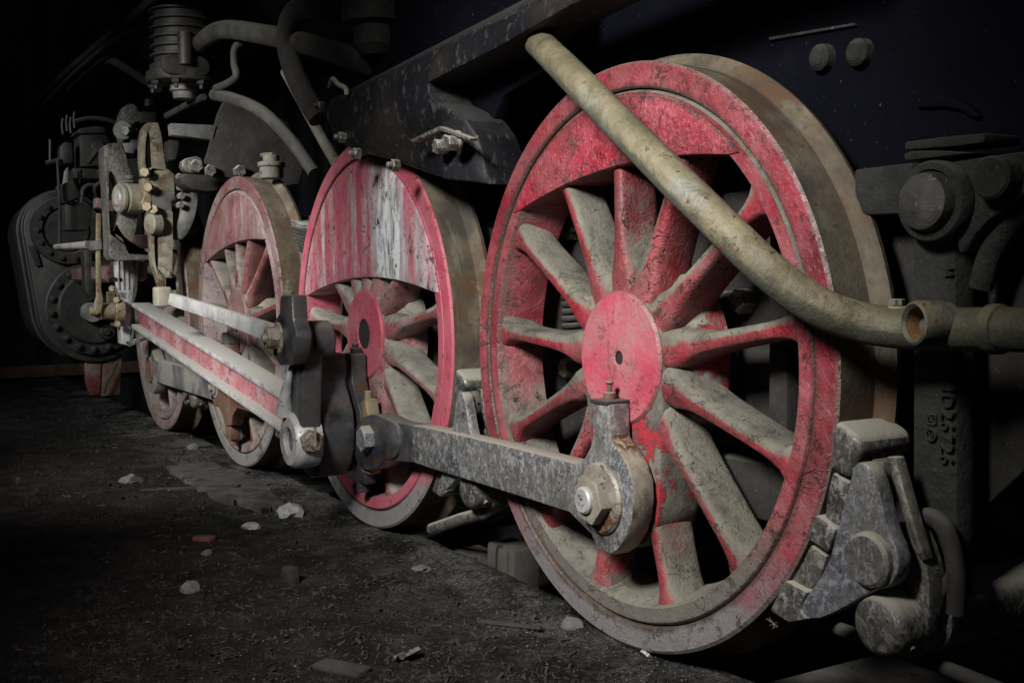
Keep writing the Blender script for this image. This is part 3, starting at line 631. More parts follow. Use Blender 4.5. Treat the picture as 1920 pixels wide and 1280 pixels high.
b = B(); hexa(b, (nx_ - xp3, ye0 - .003, nz_ - PZ), (0, -1, 0), .038, .036, .1); lathe(b, [(0, -.052), (.012, -.052), (.016, -.045), (.016, -.03)], (nx_ - xp3, ye0, nz_ - PZ), (0, 1, 0), 16); obj('pin_nut', b, M['nut'], wsh)
hx, hz = U(306, 556, -.31)
b = B(); box(b, (hx - xp3, -.315, hz - PZ), (.10, .06, .085), .008); obj('front_pin_head', b, M['khaki'], t)

# ================================================================== ASHPAN
t = thing('ash_pan', 'black sheet ash pan with scuffed panel overhanging the streaked wheel', 'ash pan', (-2.9, 0, .6))
ya = -.115
def PL(l, y): return P(l, y, -2.9, .6)
pts = PL([(600, 180), (612, 170), (940, -4), (1290, -196), (1500, -206), (1120, -14), (1062, 16), (930, 92), (802, 156), (803, 172), (812, 192), (835, 206), (848, 222), (858, 250), (864, 285), (867, 320), (868, 344), (855, 340), (828, 336), (780, 328), (740, 314), (700, 297), (665, 287), (640, 272), (622, 245), (608, 212)], ya)
def round_top(b, y_front):
    a_, c_ = PL([(600, 176), (940, -8)], ya); A2, C2 = Vector(a_), Vector(c_); d2 = (C2 - A2).normalized(); n2 = Vector((d2.y, -d2.x))
    for k in range(1, 22):
        p = A2 + n2 * (.0125 * k)
        bmesh.ops.bisect_plane(b, geom=b.verts[:] + b.edges[:] + b.faces[:], plane_co=(p.x, 0, p.y), plane_no=(n2.x, 0, n2.y))
    xr = PL([(882, 330)], ya)[0][0]
    for k in range(1, 8): bmesh.ops.bisect_plane(b, geom=b.verts[:] + b.edges[:] + b.faces[:], plane_co=(xr - .035 * k, 0, 0), plane_no=(1, 0, 0))
    for v in b.verts:
        dd = (Vector((v.co.x, v.co.z)) - A2).dot(n2)
        if dd > .15: v.co.y += .10 * max(0, min(1, (v.co.x - (xr - .26)) / .26)) ** 2 * min(1, (dd - .15) / .06)
    for v in b.verts:
        if v.co.y < ya + .04:
            d = (Vector((v.co.x, v.co.z)) - A2).dot(n2); u = max(-1, min(1, (d - .085) / .085))
            if d < .085: v.co.y += .095 * (1 - math.sqrt(max(0, 1 - u * u * .97)))
            elif d > .15 and v.co.x < xr - .2: v.co.y += .06 * min(1, (d - .15) / .12) ** 2
b = B(); prism(b, pts, ya, ya + .125, .006, seg=2); round_top(b, ya); obj('side_panel', b, M['black'], t, 50)
pts = PL([(803, 154), (802, 140), (812, 110), (832, 88), (880, 56), (962, 24), (1010, 4), (1050, -20), (1120, -30), (1098, -4), (1062, 14), (930, 90)], ya - .006)
b = B(); prism(b, pts, ya - .006, ya + .002, .003); round_top(b, ya); obj('patch_plate', b, M['black'], t, 50)
b = B(); prism(b, PL([(770, 262), (824, 237), (884, 259), (880, 264), (826, 245), (774, 267)], ya - .02), ya - .022, ya + .001, .002); obj('angle_lug', b, M['cast'], t)
for c, r in (((820, 275), .020), ((842, 268), .020)):
    x, z = U(*c, ya - .03); b = B(); cyl(b, (x + 2.9, ya + .001, z - .6 + .008), (0, -1, 0), r * 1.25, .012, 18); hexa(b, (x + 2.9, ya - .010, z - .6), (0, -1, 0), r, .028); obj('bolt', b, M['cast'], t)
for c in ((640, 258), (668, 288), (740, 310), (600, 200)):
    x, z = U(*c, ya - .01); b = B(); hexa(b, (x + 2.9, ya + .002, z - .6), (0, -1, 0), .018, .022); cyl(b, (x + 2.9, ya - .02, z - .6), (0, -1, 0), .009, .015, 10); obj('bolt', b, M['cast'], t)
b = B(); tube(b, spline([V3(618, 162, ya - .005) - Vector((-2.9, 0, .6)), V3(624, 148, ya - .02) - Vector((-2.9, 0, .6)), V3(634, 158, ya - .02) - Vector((-2.9, 0, .6)), V3(648, 166, ya - .012) - Vector((-2.9, 0, .6)), V3(650, 178, ya - .01) - Vector((-2.9, 0, .6))], 5), .008, 8); obj('bent_wire', b, M['khaki'], t)
# inner side of the ash pan, set back
t2 = B(); q = PL([(600, -80), (1300, -300), (1300, 300), (975, 352), (930, 362), (800, 336), (640, 280)], 0)
prism(t2, [(-.60, .0), (-.60, .6), (.62, .6), (.62, .10), (.35, .06), (.2, -.10), (-.4, -.04)], ya + .13, .06, .005)
obj('back_sheet', t2, M['plate'], t)

# ================================================================== FIREBOX SIDE / FRAME behind wheels
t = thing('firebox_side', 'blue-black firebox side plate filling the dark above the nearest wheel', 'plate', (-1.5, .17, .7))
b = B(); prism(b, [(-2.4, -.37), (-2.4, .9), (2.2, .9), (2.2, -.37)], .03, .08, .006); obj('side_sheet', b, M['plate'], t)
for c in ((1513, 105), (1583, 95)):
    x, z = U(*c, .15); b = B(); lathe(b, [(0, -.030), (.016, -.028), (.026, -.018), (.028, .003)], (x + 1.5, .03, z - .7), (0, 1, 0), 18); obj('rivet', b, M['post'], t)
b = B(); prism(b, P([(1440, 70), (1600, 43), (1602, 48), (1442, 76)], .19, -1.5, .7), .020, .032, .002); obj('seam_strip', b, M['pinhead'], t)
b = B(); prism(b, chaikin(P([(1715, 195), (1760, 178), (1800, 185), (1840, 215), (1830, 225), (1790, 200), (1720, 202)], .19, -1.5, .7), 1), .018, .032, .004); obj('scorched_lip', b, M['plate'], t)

t = thing('engine_frame', 'grimy dark engine frame plate seen between the spokes', 'frame', (-4, .20, 0))
b = B(); prism(b, [(-4.2, -.22), (-4.2, .30), (-2.0, .34), (4.4, .34), (4.4, -.05), (2.95, -.05), (2.7, -.30), (1.0, -.36), (1.0, -.22)], 0, .035, .004); obj('frame_plate', b, M['frame'], t)
for xr in (X4 + .36, X4 + .47, X4 - .30, X3 + .36, X3 - .35, X2 + .35, X1 + .35):
    b = B(); box(b, (xr + 4, -.03, -.03), (.055, .07, .62), .01); obj('horn_guide', b, M['frame'], t)
for xr in (X4, X3, X2, X1):
    b = B(); box(b, (xr + 4, -.02, -.02), (.36, .05, .34), .015); obj('axle_box', b, M['frame'], t)
for px_, py_ in ((1297, 568), (1060, 690), (1065, 430), (1385, 565)):
    x, z = U(px_, py_, .17); b = B(); hexa(b, (x + 4, .0, z), (0, -1, 0), .028, .04); obj('frame_bolt', b, M['cast'], t)
b = B(); box(b, (X4 + 4, -.02, .33), (1.1, .05, .06), .008); obj('equalizing_bar', b, M['frame'], t)
b = B(); box(b, (X4 + .3 + 4, -.03, -.27), (.9, .05, .12), .01); obj('lower_stay', b, M['frame'], t)

def coil(loc, r, wire, turns, pitch, label):
    b = B(); pts = [(r * math.cos(6.2831853 * k / 16), r * math.sin(6.2831853 * k / 16), pitch * k / 16) for k in range(16 * turns + 1)]
    tube(b, pts, wire, 8); o = obj('coil_spring', b, M['frame']); o.location = loc
    return tag(o, label, 'spring')
x, z = U(1060, 635, .13); coil((x, .165, z), .035, .0075, 7, .019, 'small dark coil spring seen through the left spokes of the nearest wheel')

def leaf_spring(loc, n, L, wd, label, flip=.3, lit=True):
    t = thing('leaf_spring', label, 'spring', loc, 'leaf springs on the frame')
    for k in range(n):
        b = B(); l = L * (1 - .06 * k) / 2; top, bot = [], []
        for i in range(13):
            x = -l + 2 * l * i / 12; z = flip * x * x / L - .0135 * k
            top.append((x, z)); bot.append((x, z - .012))
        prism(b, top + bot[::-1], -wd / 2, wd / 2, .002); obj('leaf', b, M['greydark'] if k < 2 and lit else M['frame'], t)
    b = B(); box(b, (0, 0, -.055), (.09, wd + .03, .17), .008); obj('buckle', b, M['frame'], t)
    return t
leaf_spring((-4.16, .145, .41), 9, 1.0, .10, 'dusty leaf spring above the frame between the faded and the streaked wheel')
leaf_spring(V3(2010, 512, .26), 6, .75, .09, 'dark leaf spring at the right edge behind the lettered post', .06, False)

# ================================================================== HANGER POST (right)
t = thing('hanger_post', 'dark cast post with raised lettering and a round pin at its head', 'post', (-1.28, .10, 0))
def PP(l, y=.10): return P(l, y, -1.28, 0)
b = B(); prism(b, PP([(1709, 400), (1792, 400), (1793, 700), (1795, 1000), (1788, 1120), (1750, 1190), (1712, 1120), (1708, 900)]), 0, .055, .012); obj('post_body', b, M['post'], t)
b = B(); prism(b, chaikin(PP([(1690, 360), (1700, 335), (1730, 318), (1790, 304), (1920, 285), (2030, 272), (2030, 330), (1940, 350), (1910, 385), (1850, 420), (1806, 490), (1800, 430), (1740, 440), (1705, 420)]), 1), -.012, .045, .008); obj('post_head', b, M['post'], t)
x, z = U(1741, 378, .06)
b = B(); lathe(b, [(.068, .03), (.068, .012), (.064, .006), (.053, .004), (.053, .03)], (x + 1.28, -.045, z), (0, 1, 0), 40); obj('pin_collar', b, M['post'], t)
b = B(); lathe(b, [(0, -.012), (.034, -.010), (.046, .0), (.049, .014), (.049, .06)], (x + 1.28, -.058, z), (0, 1, 0), 40); obj('pin_head', b, M['pinhead'], t)
x, z = U(1862, 333, .06)
b = B(); lathe(b, [(0, -.005), (.030, -.005), (.034, 0), (.034, .05)], (x + 1.28, -.045, z), (0, 1, 0), 28); obj('bolt_head', b, M['post'], t)
b = B(); prism(b, PP([(1703, 267), (1770, 258), (1856, 250), (1852, 268), (1800, 275), (1703, 282)], .08), -.03, .06, .004); obj('top_shim', b, M['post'], t)
b = B(); prism(b, PP([(1696, 290), (1712, 282), (1780, 283), (1830, 287), (1700, 302)], .08), -.025, .06, .004); obj('shim', b, M['post'], t)
b = B(); prism(b, PP([(1600, 318), (1708, 305), (1708, 400), (1600, 404)], .11), .012, .07, .005); obj('cross_bar', b, M['post'], t)
b = B(); tube(b, spline([V3(1990, 330, .13) - Vector((-1.28, .1, 0)), V3(1910, 400, .13) - Vector((-1.28, .1, 0)), V3(1860, 470, .13) - Vector((-1.28, .1, 0)), V3(1838, 540, .13) - Vector((-1.28, .1, 0))], 6), .02, 10); obj('curved_brace', b, M['post'], t)
def letters(txt, px, py, y, h, parent, mat, rot=-90, depth=.004, name='raised_lettering'):
    cu = bpy.data.curves.new('lettering', 'FONT'); cu.body = txt; cu.size = h; cu.extrude = depth; cu.align_x = 'CENTER'; cu.align_y = 'CENTER'; cu.space_character = 1.05; cu.resolution_u = 3
    o = bpy.data.objects.new('lettering', cu); COL.objects.link(o); dg = bpy.context.evaluated_depsgraph_get()
    me = bpy.data.meshes.new_from_object(o.evaluated_get(dg)); bpy.data.objects.remove(o)
    me.transform(Matrix.Rotation(R_(90), 4, 'X') @ Matrix.Rotation(R_(rot), 4, 'Z'))
    me.materials.clear(); me.materials.append(mat)
    n = bpy.data.objects.new(name, me); COL.objects.link(n); n.parent = parent
    x, z = U(px, py, y); pl = parent.location; n.location = (x - pl.x, y - pl.y, z - pl.z); return n
letters('ИD26726', 1776, 788, .098, .036, t, M['post'], depth=.005)
letters('И', 1778, 510, .098, .022, t, M['post'], depth=.005)
x, z = U(1747, 815, .097)
b = B(); lathe(b, [(.0085, -.005), (.011, -.005), (.011, .004), (.0085, .004)], (x + 1.28, -.002, z), (0, 1, 0), 24, True)
tube(b, [(x + 1.28 - .005, -.004, z + .005), (x + 1.28, -.004, z - .006), (x + 1.28 + .005, -.004, z + .006)], .0015, 6); obj('raised_mark', b, M['post'], t)
x, z = U(1747, 786, .097); b = B()
for s_ in ((-1, -1, 1, -1), (1, -1, 1, 1), (1, 1, -1, 1), (-1, 1, -1, -1), (-1, -1, 1, 1), (-1, 1, 1, -1)):
    tube(b, [(x + 1.28 + s_[0] * .008, -.003, z + s_[1] * .008), (x + 1.28 + s_[2] * .008, -.003, z + s_[3] * .008)], .0015, 6)
obj('raised_mark', b, M['post'], t)
# beams at the far right
for lab, pts_, y0 in (('dark horizontal beam low at the right edge', [(1832, 820), (2000, 818), (2000, 900), (1832, 895)], .22), ('dark sloping stay above the low beam at the right edge', [(1832, 690), (2000, 800), (2000, 830), (1832, 715)], .24)):
    b = B(); q = P(pts_, y0, -1.0, -.2); prism(b, q, y0, y0 + .06, .005); o = obj('frame_stay', b, M['frame']); o.location = (-1.0, 0, -.2); tag(o, lab, 'beam')

# ================================================================== DELIVERY PIPE (front)
t = thing('delivery_pipe', 'khaki rusty pipe slanting down across the nearest wheel with an open socket', 'pipe', V3(1700, 615, -.17))
o0 = t.location.copy()
def D(px, py, y): return V3(px, py, y) - o0
path = [D(950, 40, .18), D(985, 60, .04), D(1030, 100, -.10), D(1110, 180, -.155), D(1240, 312, -.17), D(1330, 400, -.165), D(1420, 488, -.14), D(1480, 538, -.11), D(1545, 580, -.075), D(1620, 605, -.03), D(1700, 616, -.0), D(1800, 617, .005), D(1960, 617, .005), D(2080, 617, .01)]
pp = spline(path, 8)
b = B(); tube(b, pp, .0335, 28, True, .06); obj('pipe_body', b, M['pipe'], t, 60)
q_ = V3(1745, 606, -.03) - o0; ax = Vector((-.28, -1, .02)).normalized()
b = B(); lathe(b, [(.0, -.03), (.0335, -.03), (.035, -.02), (.036, .022), (.034, .030), (.030, .032), (.0245, .027), (.0235, -.02)], q_, ax, 36); obj('open_socket', b, M['pipe'], t, 40)
b = B(); lathe(b, [(.0243, .0255), (.0232, .0), (.0228, -.018), (0, -.02)], q_, ax, 28); obj('socket_bore', b, M['rust_in'], t, 40)
for k, a in ((-.03, .037), (.0, .0365)):
    pass
b = B(); lathe(b, [(.033, -.012), (.0375, -.010), (.0385, .0), (.0375, .010), (.033, .012)], D(1868, 617, .005), (1, 0, 0), 30); obj('joint_band', b, M['pipe'], t, 50)
b = B(); cyl(b, D(1682, 585, .0) + Vector((0, 0, -.010)), (0, 0, 1), .017, .020, 16); hexa(b, D(1682, 574, .0) + Vector((0, 0, .002)), (0, 0, 1), .013, .010); obj('pipe_plug', b, M['khaki'], t)

# ================================================================== BRAKE GEAR (one set per wheel)
def brake_set(dx, label, mats=('cast', 'lever')):
    t = thing('brake_shoe', label, 'brake', (X4 + .72 + dx, .0, -.25), 'brake shoes hung behind the wheels')
    ox, oz = X4 + .72, -.25
    def Q(l, y, it=0):
        q = P(l, y, ox, oz); return chaikin(q, it) if it else q
    mc, ml = M[mats[0]], M[mats[1]]
    b = B(); prism(b, Q([(1563, 786), (1606, 816), (1616, 842), (1602, 864), (1594, 900), (1552, 880), (1557, 817)], .0), .0, .135, .014, seg=3); obj('hanger_head', b, mc, t, 40)
    b = B(); prism(b, Q([(1553, 882), (1592, 904), (1582, 970), (1566, 990), (1545, 975), (1549, 912)], .012), .012, .10, .006); obj('shoe_block', b, mc, t)
    b = B(); prism(b, Q([(1528, 962), (1568, 992), (1551, 1038), (1508, 1008)], .0), .0, .11, .008); obj('shoe_block', b, mc, t)
    b = B(); prism(b, Q([(1506, 1012), (1549, 1042), (1536, 1092), (1512, 1108), (1470, 1090), (1488, 1060)], .015), .015, .10, .006); obj('shoe_block', b, mc, t)
    b = B(); prism(b, Q([(1470, 1086), (1514, 1110), (1497, 1140), (1511, 1162), (1478, 1168), (1440, 1145)], .0), .0, .10, .008); obj('shoe_toe', b, mc, t)
    b = B(); prism(b, chaikin(Q([(1600, 866), (1628, 868), (1645, 905), (1662, 985), (1684, 1035), (1686, 1070), (1668, 1100), (1636, 1106), (1574, 1144), (1525, 1164), (1500, 1146), (1503, 1128), (1550, 1065), (1568, 994), (1592, 905)], -.035), 1), -.035, -.003, .005); lv = obj('brake_lever', b, ml, t, 40)
    x, z = U(1625, 1049, -.045)
    b = B(); lathe(b, [(0, -.006), (.040, -.006), (.046, 0), (.047, .012)], (x - ox, -.045, z - oz), (0, 1, 0), 36); obj('lever_pin', b, M['rod'], lv, 35)
    b = B(); prism(b, Q([(1660, 856), (1678, 856), (1714, 985), (1734, 1050), (1724, 1052), (1700, 990), (1662, 870)], .02), .02, .045, .004); obj('hanger_strap', b, mc, t)
    b = B(); prism(b, chaikin(Q([(1672, 975), (1706, 984), (1732, 1040), (1746, 1110), (1735, 1215), (1690, 1240), (1645, 1200), (1640, 1110)], .03), 1), .03, .075, .006); obj('hanger_plate', b, M['cast'], t)
    b = B(); tube(b, spline([Q([c], .05)[0] for c in ()] or [Vector((a_, .07, b_)) for a_, b_ in Q([(1716, 985), (1740, 968), (1768, 985), (1786, 1030), (1794, 1090), (1792, 1150)], .07)], 5), .016, 10); obj('hanger_loop', b, M['frame'], t, 60)
    b = B(); xx, zz = Q([(1652, 908)], -.0)[0]; hexa(b, (xx, .01, zz), (0, -1, 0), .012, .014); xx, zz = Q([(1655, 880)], .02)[0]; box(b, (xx, .03, zz), (.03, .05, .035), .006); obj('hanger_bolt', b, M['sandpipe'], t)
    b = B(); prism(b, Q([(1722, 1050), (1752, 1062), (1776, 1100), (1770, 1120), (1735, 1118)], .06), .06, .10, .006); obj('hanger_lug', b, M['frame'], t)
    x, z = U(1650, 1172, -.02)
    b = B(); lathe(b, [(0, -.014), (.040, -.012), (.050, -.004), (.053, .01), (.053, .10), (.06, .105), (.06, .5), (0, .5)], (x - ox, -.02, z - oz), (0, 1, 0), 36); beam = obj('brake_beam', b, M['cast'], t, 40)
    b = B(); prism(b, Q([(1676, 1172), (1688, 1168), (1712, 1216), (1704, 1222)], .0), .0, .008, .002); obj('cotter_key', b, M['khaki'], beam)
    b = B(); lathe(b, [(.010, -.006), (.017, -.006), (.017, .006), (.010, .006)], (x - ox - .075, .0, z - oz + .02), (0, 1, 0), 18, True); obj('eyelet', b, M['cast'], t)
    return t
brake_set(0, 'brake shoe with round-headed lever pin behind the nearest wheel')
b3 = brake_set(X3 - X4 + .02, 'brake shoe wedged between the streaked wheel and the nearest wheel')
b2 = brake_set(X1 - X4 + .02, 'small brake shoe behind the farthest wheel below the rusty rod')
b1 = brake_set(X2 - X4 + .02, 'brake shoe in the shadow between the faded wheel and the streaked wheel')
b = B(); tube(b, [V3(1500, 1150, .10), V3(1640, 1203, .10), V3(1800, 1262, .10), V3(1920, 1310, .10)], .013, 12); tag(obj('brake_rod', b, M['pipe_dark']), 'long dim brake rod running under the lever pin at lower right', 'rod')
b = B(); tube(b, [V3(810, 991, .03), V3(866, 972, .03), V3(905, 962, .03), V3(960, 930, .10)], .018, 14); tag(obj('brake_rod', b, M['linkgrey']), 'short pale stub of rod lying below the brake between two wheels', 'rod')

# ================================================================== FRONT END: crosshead, links, cylinder
def F(px, py, x): y, z = UX(px, py, x); return Vector((x, y, z))
xc = -6.25
t = thing('crosshead', 'grooved grey crosshead block hanging on the pink guide bar', 'crosshead', F(240, 560, xc)); o1 = t.location.copy()
def PO(l, x, o): return [(a - o.y, b_ - o.z) for a, b_ in PX(l, x)]
b = B(); prism(b, PO([(213, 490), (250, 488), (253, 545), (246, 572), (250, 600), (248, 630), (240, 648), (228, 645), (226, 610), (233, 575), (222, 545), (216, 530)], xc, o1), 0, -.10, .006, 'x'); obj('crosshead_body', b, M['bright'], t)
b = B(); prism(b, PO([(250, 488), (259, 490), (256, 545), (249, 572), (253, 602), (250, 632), (240, 648)], xc - .02, o1), 0, -.10, .004, 'x'); obj('crosshead_cheek', b, M['greydark'], t)
for q_ in ((222, 492), (231, 491), (240, 490)):
    b = B(); f = F(q_[0], 515, xc + .004) - o1; box(b, f, (.012, .010, .16), .003); obj('slipper_rib', b, M['bright'], t)
b = B(); prism(b, PO([(207, 521), (212, 519), (233, 520), (233, 529), (207, 529)], xc + .03, o1), 0, -.03, .003, 'x'); obj('stud', b, M['oil'], t)
g0 = F(212, 583, xc) - o1
b = B(); cyl(b, g0 + Vector((.03, .05, 0)), (0, -1, 0), .062, .05, 24); obj('gudgeon_cover', b, M['brass'], t)
b = B(); cyl(b, g0 + Vector((.03, .0, 0)), (0, -1, 0), .045, .07, 20); cyl(b, g0 + Vector((.03, -.065, 0)), (0, -1, 0), .022, .06, 14); obj('gudgeon_nut', b, M['brass'], t)
b = B(); prism(b, PO([(205, 547), (220, 546), (222, 600), (232, 612), (228, 616), (212, 610), (206, 590)], xc + .06, o1), 0, -.03, .004, 'x'); obj('gudgeon_bracket', b, M['brass'], t)
for c in ((219, 562), (221, 607), (210, 541)):
    b = B(); hexa(b, F(*c, xc + .062) - o1, (1, -.3, 0), .018, .02); obj('bolt', b, M['brass'], t)
b = B(); prism(b, PO([(230, 640), (262, 632), (280, 626), (282, 632), (240, 650)], xc - .04, o1), 0, -.06, .004, 'x'); obj('drip_tray', b, M['cast'], t)
# guide bar
t = thing('guide_bar', 'dull pink guide bar whose cut end shows either side of the crosshead', 'bar', F(235, 512, xc - .02)); o2 = t.location.copy()
b = B(); prism(b, PO([(192, 499), (214, 496), (258, 490), (277, 489), (277, 520), (270, 527), (258, 528), (214, 530), (204, 530), (192, 522)], xc - .02, o2), 0, -1.1, .004, 'x'); obj('bar_body', b, M['faded'], t)
t = thing('guide_yoke', 'dusty pink cross bars behind the link bracket above the crosshead', 'yoke', F(265, 460, xc - .05)); o2 = t.location.copy()
b = B(); prism(b, PO([(242, 446), (246, 440), (284, 440), (285, 464), (250, 470), (240, 463)], xc - .05, o2), 0, -.1, .004, 'x'); obj('lower_bar', b, M['faded'], t)
b = B(); prism(b, PO([(165, 376), (182, 380), (206, 384), (206, 404), (180, 398), (165, 394)], xc - .3, o2), 0, -.1, .004, 'x'); obj('upper_bar', b, M['faded'], t)
# combination lever
xl = -6.15
t = thing('combination_lever', 'thin brass-coloured combination lever left of the crosshead', 'lever', F(185, 480, xl)); o2 = t.location.copy()
b = B(); prism(b, PO([(181, 400), (190, 400), (189, 470), (190, 540), (194, 566), (189, 586), (180, 590), (176, 580), (177, 568), (181, 555), (180, 470)], xl, o2), 0, -.025, .003, 'x'); obj('lever_bar', b, M['brass'], t)
b = B(); prism(b, PO([(168, 452), (190, 450), (191, 468), (168, 470)], xl, o2), .01, -.04, .003, 'x'); obj('lever_boss', b, M['greydark'], t)
a_, c_ = F(166, 459, xl) - o2, F(104, 463, xl - .25) - o2
b = B(); tube(b, [a_, c_], lambda u: .022 if u < .6 else .014, 12); obj('valve_pin', b, M['greydark'], t)
b = B(); tube(b, [F(112, 462, xl - .3) - o2, F(112, 380, xl - .3) - o2, F(108, 300, xl - .3) - o2], .008, 8); obj('drive_rod', b, M['frame'], t)

# link bracket
yl = -.36
t = thing('link_bracket', 'open grey loop bracket with a round bearing beside the expansion link', 'bracket', V3(235, 370, yl)); o2 = t.location.copy()
xk = -5.95
outer = [(196, 275), (203, 269), (226, 268), (236, 290), (240, 310), (252, 345), (262, 352), (266, 375), (258, 400), (256, 425), (247, 455), (240, 476), (286, 478), (286, 486), (212, 488), (205, 480), (204, 430), (200, 350), (195, 300)]
def loop_x(outer_l, inner_l, x, d, mat, name, bev=.004):
    """a plate with a window: bridge the outer and inner outlines"""
    t_ = B(); o_ = PO(outer_l, x, o2); i_ = PO(inner_l, x, o2)
    def rs(p, n):
        L = [0]; 
        for k in range(len(p)): a, b2 = p[k], p[(k + 1) % len(p)]; L.append(L[-1] + math.hypot(a[0] - b2[0], a[1] - b2[1]))
        out = []; 
        for j in range(n):
            s_ = L[-1] * j / n; k = max(i for i in range(len(p)) if L[i] <= s_ + 1e-9); a, b2 = p[k], p[(k + 1) % len(p)]; u = (s_ - L[k]) / max(1e-9, L[k + 1] - L[k]); out.append((a[0] + (b2[0] - a[0]) * u, a[1] + (b2[1] - a[1]) * u))
        return out
    n = 56; O, I = rs(o_, n), rs(i_, n)
    if area2(O) * area2(I) < 0: I = I[::-1]
    c = (sum(p[0] for p in I) / n, sum(p[1] for p in I) / n)
    k0 = min(range(n), key=lambda k: (I[k][0] - O[0][0]) ** 2 + (I[k][1] - O[0][1]) ** 2); I = I[k0:] + I[:k0]
    rows = [[t_.verts.new((xx, p[0], p[1])) for p in S] for S, xx in ((O, 0), (I, 0), (I, -d), (O, -d))]
    for q_ in range(4):
        A_, C_ = rows[q_], rows[(q_ + 1) % 4]
        for k in range(n): t_.faces.new((A_[k], A_[(k + 1) % n], C_[(k + 1) % n], C_[k]))
    bmesh.ops.recalc_face_normals(t_, faces=t_.faces)
    bevel_sharp(t_, list(t_.edges), bev, 2)
    return obj(name, t_, mat, t, 40)
t.location = F(232, 380, xk); o2 = t.location.copy()
loop_x(outer, [(204, 325), (208, 320), (216, 330), (224, 352), (226, 380), (221, 410), (214, 432), (208, 440), (205, 420)], xk, .16, M['linkgrey'], 'loop_frame', .012)
bc = F(231, 372, xk + .05) - o2
b = B(); cyl(b, bc + Vector((0, .0, 0)), (.25, -1, 0), .075, .03, 28, .008); cyl(b, bc, (-.25, 1, 0), .078, .10, 28, .01); br = obj('bearing', b, M['khaki'], t)
b = B(); lathe(b, [(0, .036), (.034, .036), (.04, .03)], bc, (.25, -1, 0), 24); obj('bearing_cap', b, M['bright'], br)
b = B(); cyl(b, F(243, 352, xk) - o2 + Vector((0, 0, -.03)), (0, 0, 1), .022, .05, 14); cyl(b, F(243, 336, xk) - o2 + Vector((0, 0, -.02)), (0, 0, 1), .03, .012, 14); cyl(b, F(243, 330, xk) - o2 + Vector((0, 0, -.02)), (0, 0, 1), .026, .02, 14); obj('bearing_oiler', b, M['greydark'], t)
b = B(); prism(b, PO([(226, 270), (248, 270), (248, 290), (232, 288)], xk - .05, o2), 0, -.1, .004, 'x'); obj('upper_stay', b, M['greydark'], t)
# lifting arm disc
xd = -6.1
t = thing('lifting_arm', 'rounded grey lifting arm with a bolt, above the loop bracket', 'arm', F(240, 235, xd)); o2 = t.location.copy()
b = B(); prism(b, chaikin(PO([(226, 262), (222, 235), (228, 208), (240, 194), (254, 196), (263, 212), (263, 228), (252, 228), (246, 240), (236, 255), (230, 270)], xd, o2), 2), 0, -.10, .008, 'x'); obj('arm_plate', b, M['linkgrey'], t)
b = B(); cyl(b, F(231, 245, xd + .0) - o2, (1, -.5, 0), .05, .012, 22); obj('arm_boss', b, M['greydark'], t)
b = B(); hexa(b, F(243, 247, xd + .02) - o2, (1, -.8, 0), .028, .05); obj('arm_nut', b, M['cast'], t)
b = B(); prism(b, PO([(250, 237), (262, 238), (262, 278), (256, 291), (247, 288), (249, 270)], xd + .06, o2), 0, -.05, .003, 'x'); obj('hanger_link', b, M['greydark'], t)
b = B(); hexa(b, F(280, 200, xd) - o2, (0, 0, 1), .025, .04); box(b, F(276, 222, xd) - o2, (.07, .08, .06), .006); obj('top_clamp', b, M['cylinder'], t)
# expansion link
xe = -5.75
t = thing('expansion_link', 'tall khaki expansion link with two slotted curved arms', 'link', F(300, 400, xe)); o2 = t.location.copy()
loop_x([(266, 300), (266, 262), (270, 240), (278, 230), (296, 230), (302, 250), (310, 310), (312, 318), (290, 320), (286, 330), (270, 330)], [(272, 300), (273, 268), (276, 250), (279, 246), (283, 262), (287, 310), (284, 318), (274, 318)], xe, .10, M['khaki'], 'upper_arm', .005)
loop_x([(286, 400), (296, 395), (324, 395), (324, 450), (323, 516), (334, 520), (336, 545), (318, 555), (305, 548), (297, 520), (288, 495), (285, 450)], [(289, 450), (290, 435), (294, 425), (297, 440), (298, 480), (297, 500), (294, 504), (291, 490)], xe, .10, M['khaki'], 'lower_arm', .005)
b = B(); prism(b, PO([(281, 316), (288, 312), (318, 316), (330, 325), (331, 358), (289, 358), (286, 345)], xe + .03, o2), 0, -.13, .006, 'x'); obj('trunnion_block', b, M['khaki'], t)
b = B(); prism(b, PO([(288, 358), (331, 358), (330, 372), (324, 378), (325, 395), (292, 397), (288, 380)], xe + .026, o2), 0, -.12, .005, 'x'); obj('trunnion_lower', b, M['greydark'], t)
b = B(); prism(b, PO([(268, 333), (285, 336), (287, 374), (284, 390), (270, 392), (266, 380), (272, 365)], xe + .02, o2), 0, -.09, .005, 'x'); obj('side_plate', b, M['brass'], t)
for c in ((273, 324), (279, 352), (277, 388), (289, 393)):
    b = B(); hexa(b, F(*c, xe + .022) - o2, (1, -.4, 0), .026, .035); obj('link_bolt', b, M['brass'], t)
for c in ((334, 332), (336, 352), (337, 368), (335, 385)):
    b = B(); hexa(b, F(*c, xe + .01) - o2, (1, .2, 0), .018, .03); obj('link_bolt', b, M['greydark'], t)
b = B(); prism(b, chaikin(PO([(340, 336), (352, 330), (364, 345), (368, 372), (362, 410), (348, 440), (332, 455), (328, 420), (338, 400)], xe - .05, o2), 2), 0, -.15, .01, 'x'); bs = obj('bearing_shell', b, M['greydark'], t)
b = B(); cyl(b, F(346, 336, xe - .08) - o2 + Vector((0, 0, -.02)), (0, 0, 1), .022, .045, 12); obj('oil_cap', b, M['brown'], bs)
b = B(); cyl(b, F(284, 420, xe) - o2 + Vector((0, .04, 0)), (.3, -1, 0), .055, .06, 24, .008); obj('die_pin', b, M['khaki'], t)
b = B(); prism(b, PO([(313, 522), (316, 518), (336, 520), (337, 545), (315, 547)], xe + .05, o2), 0, -.08, .005, 'x'); obj('foot_block', b, M['khaki'], t)
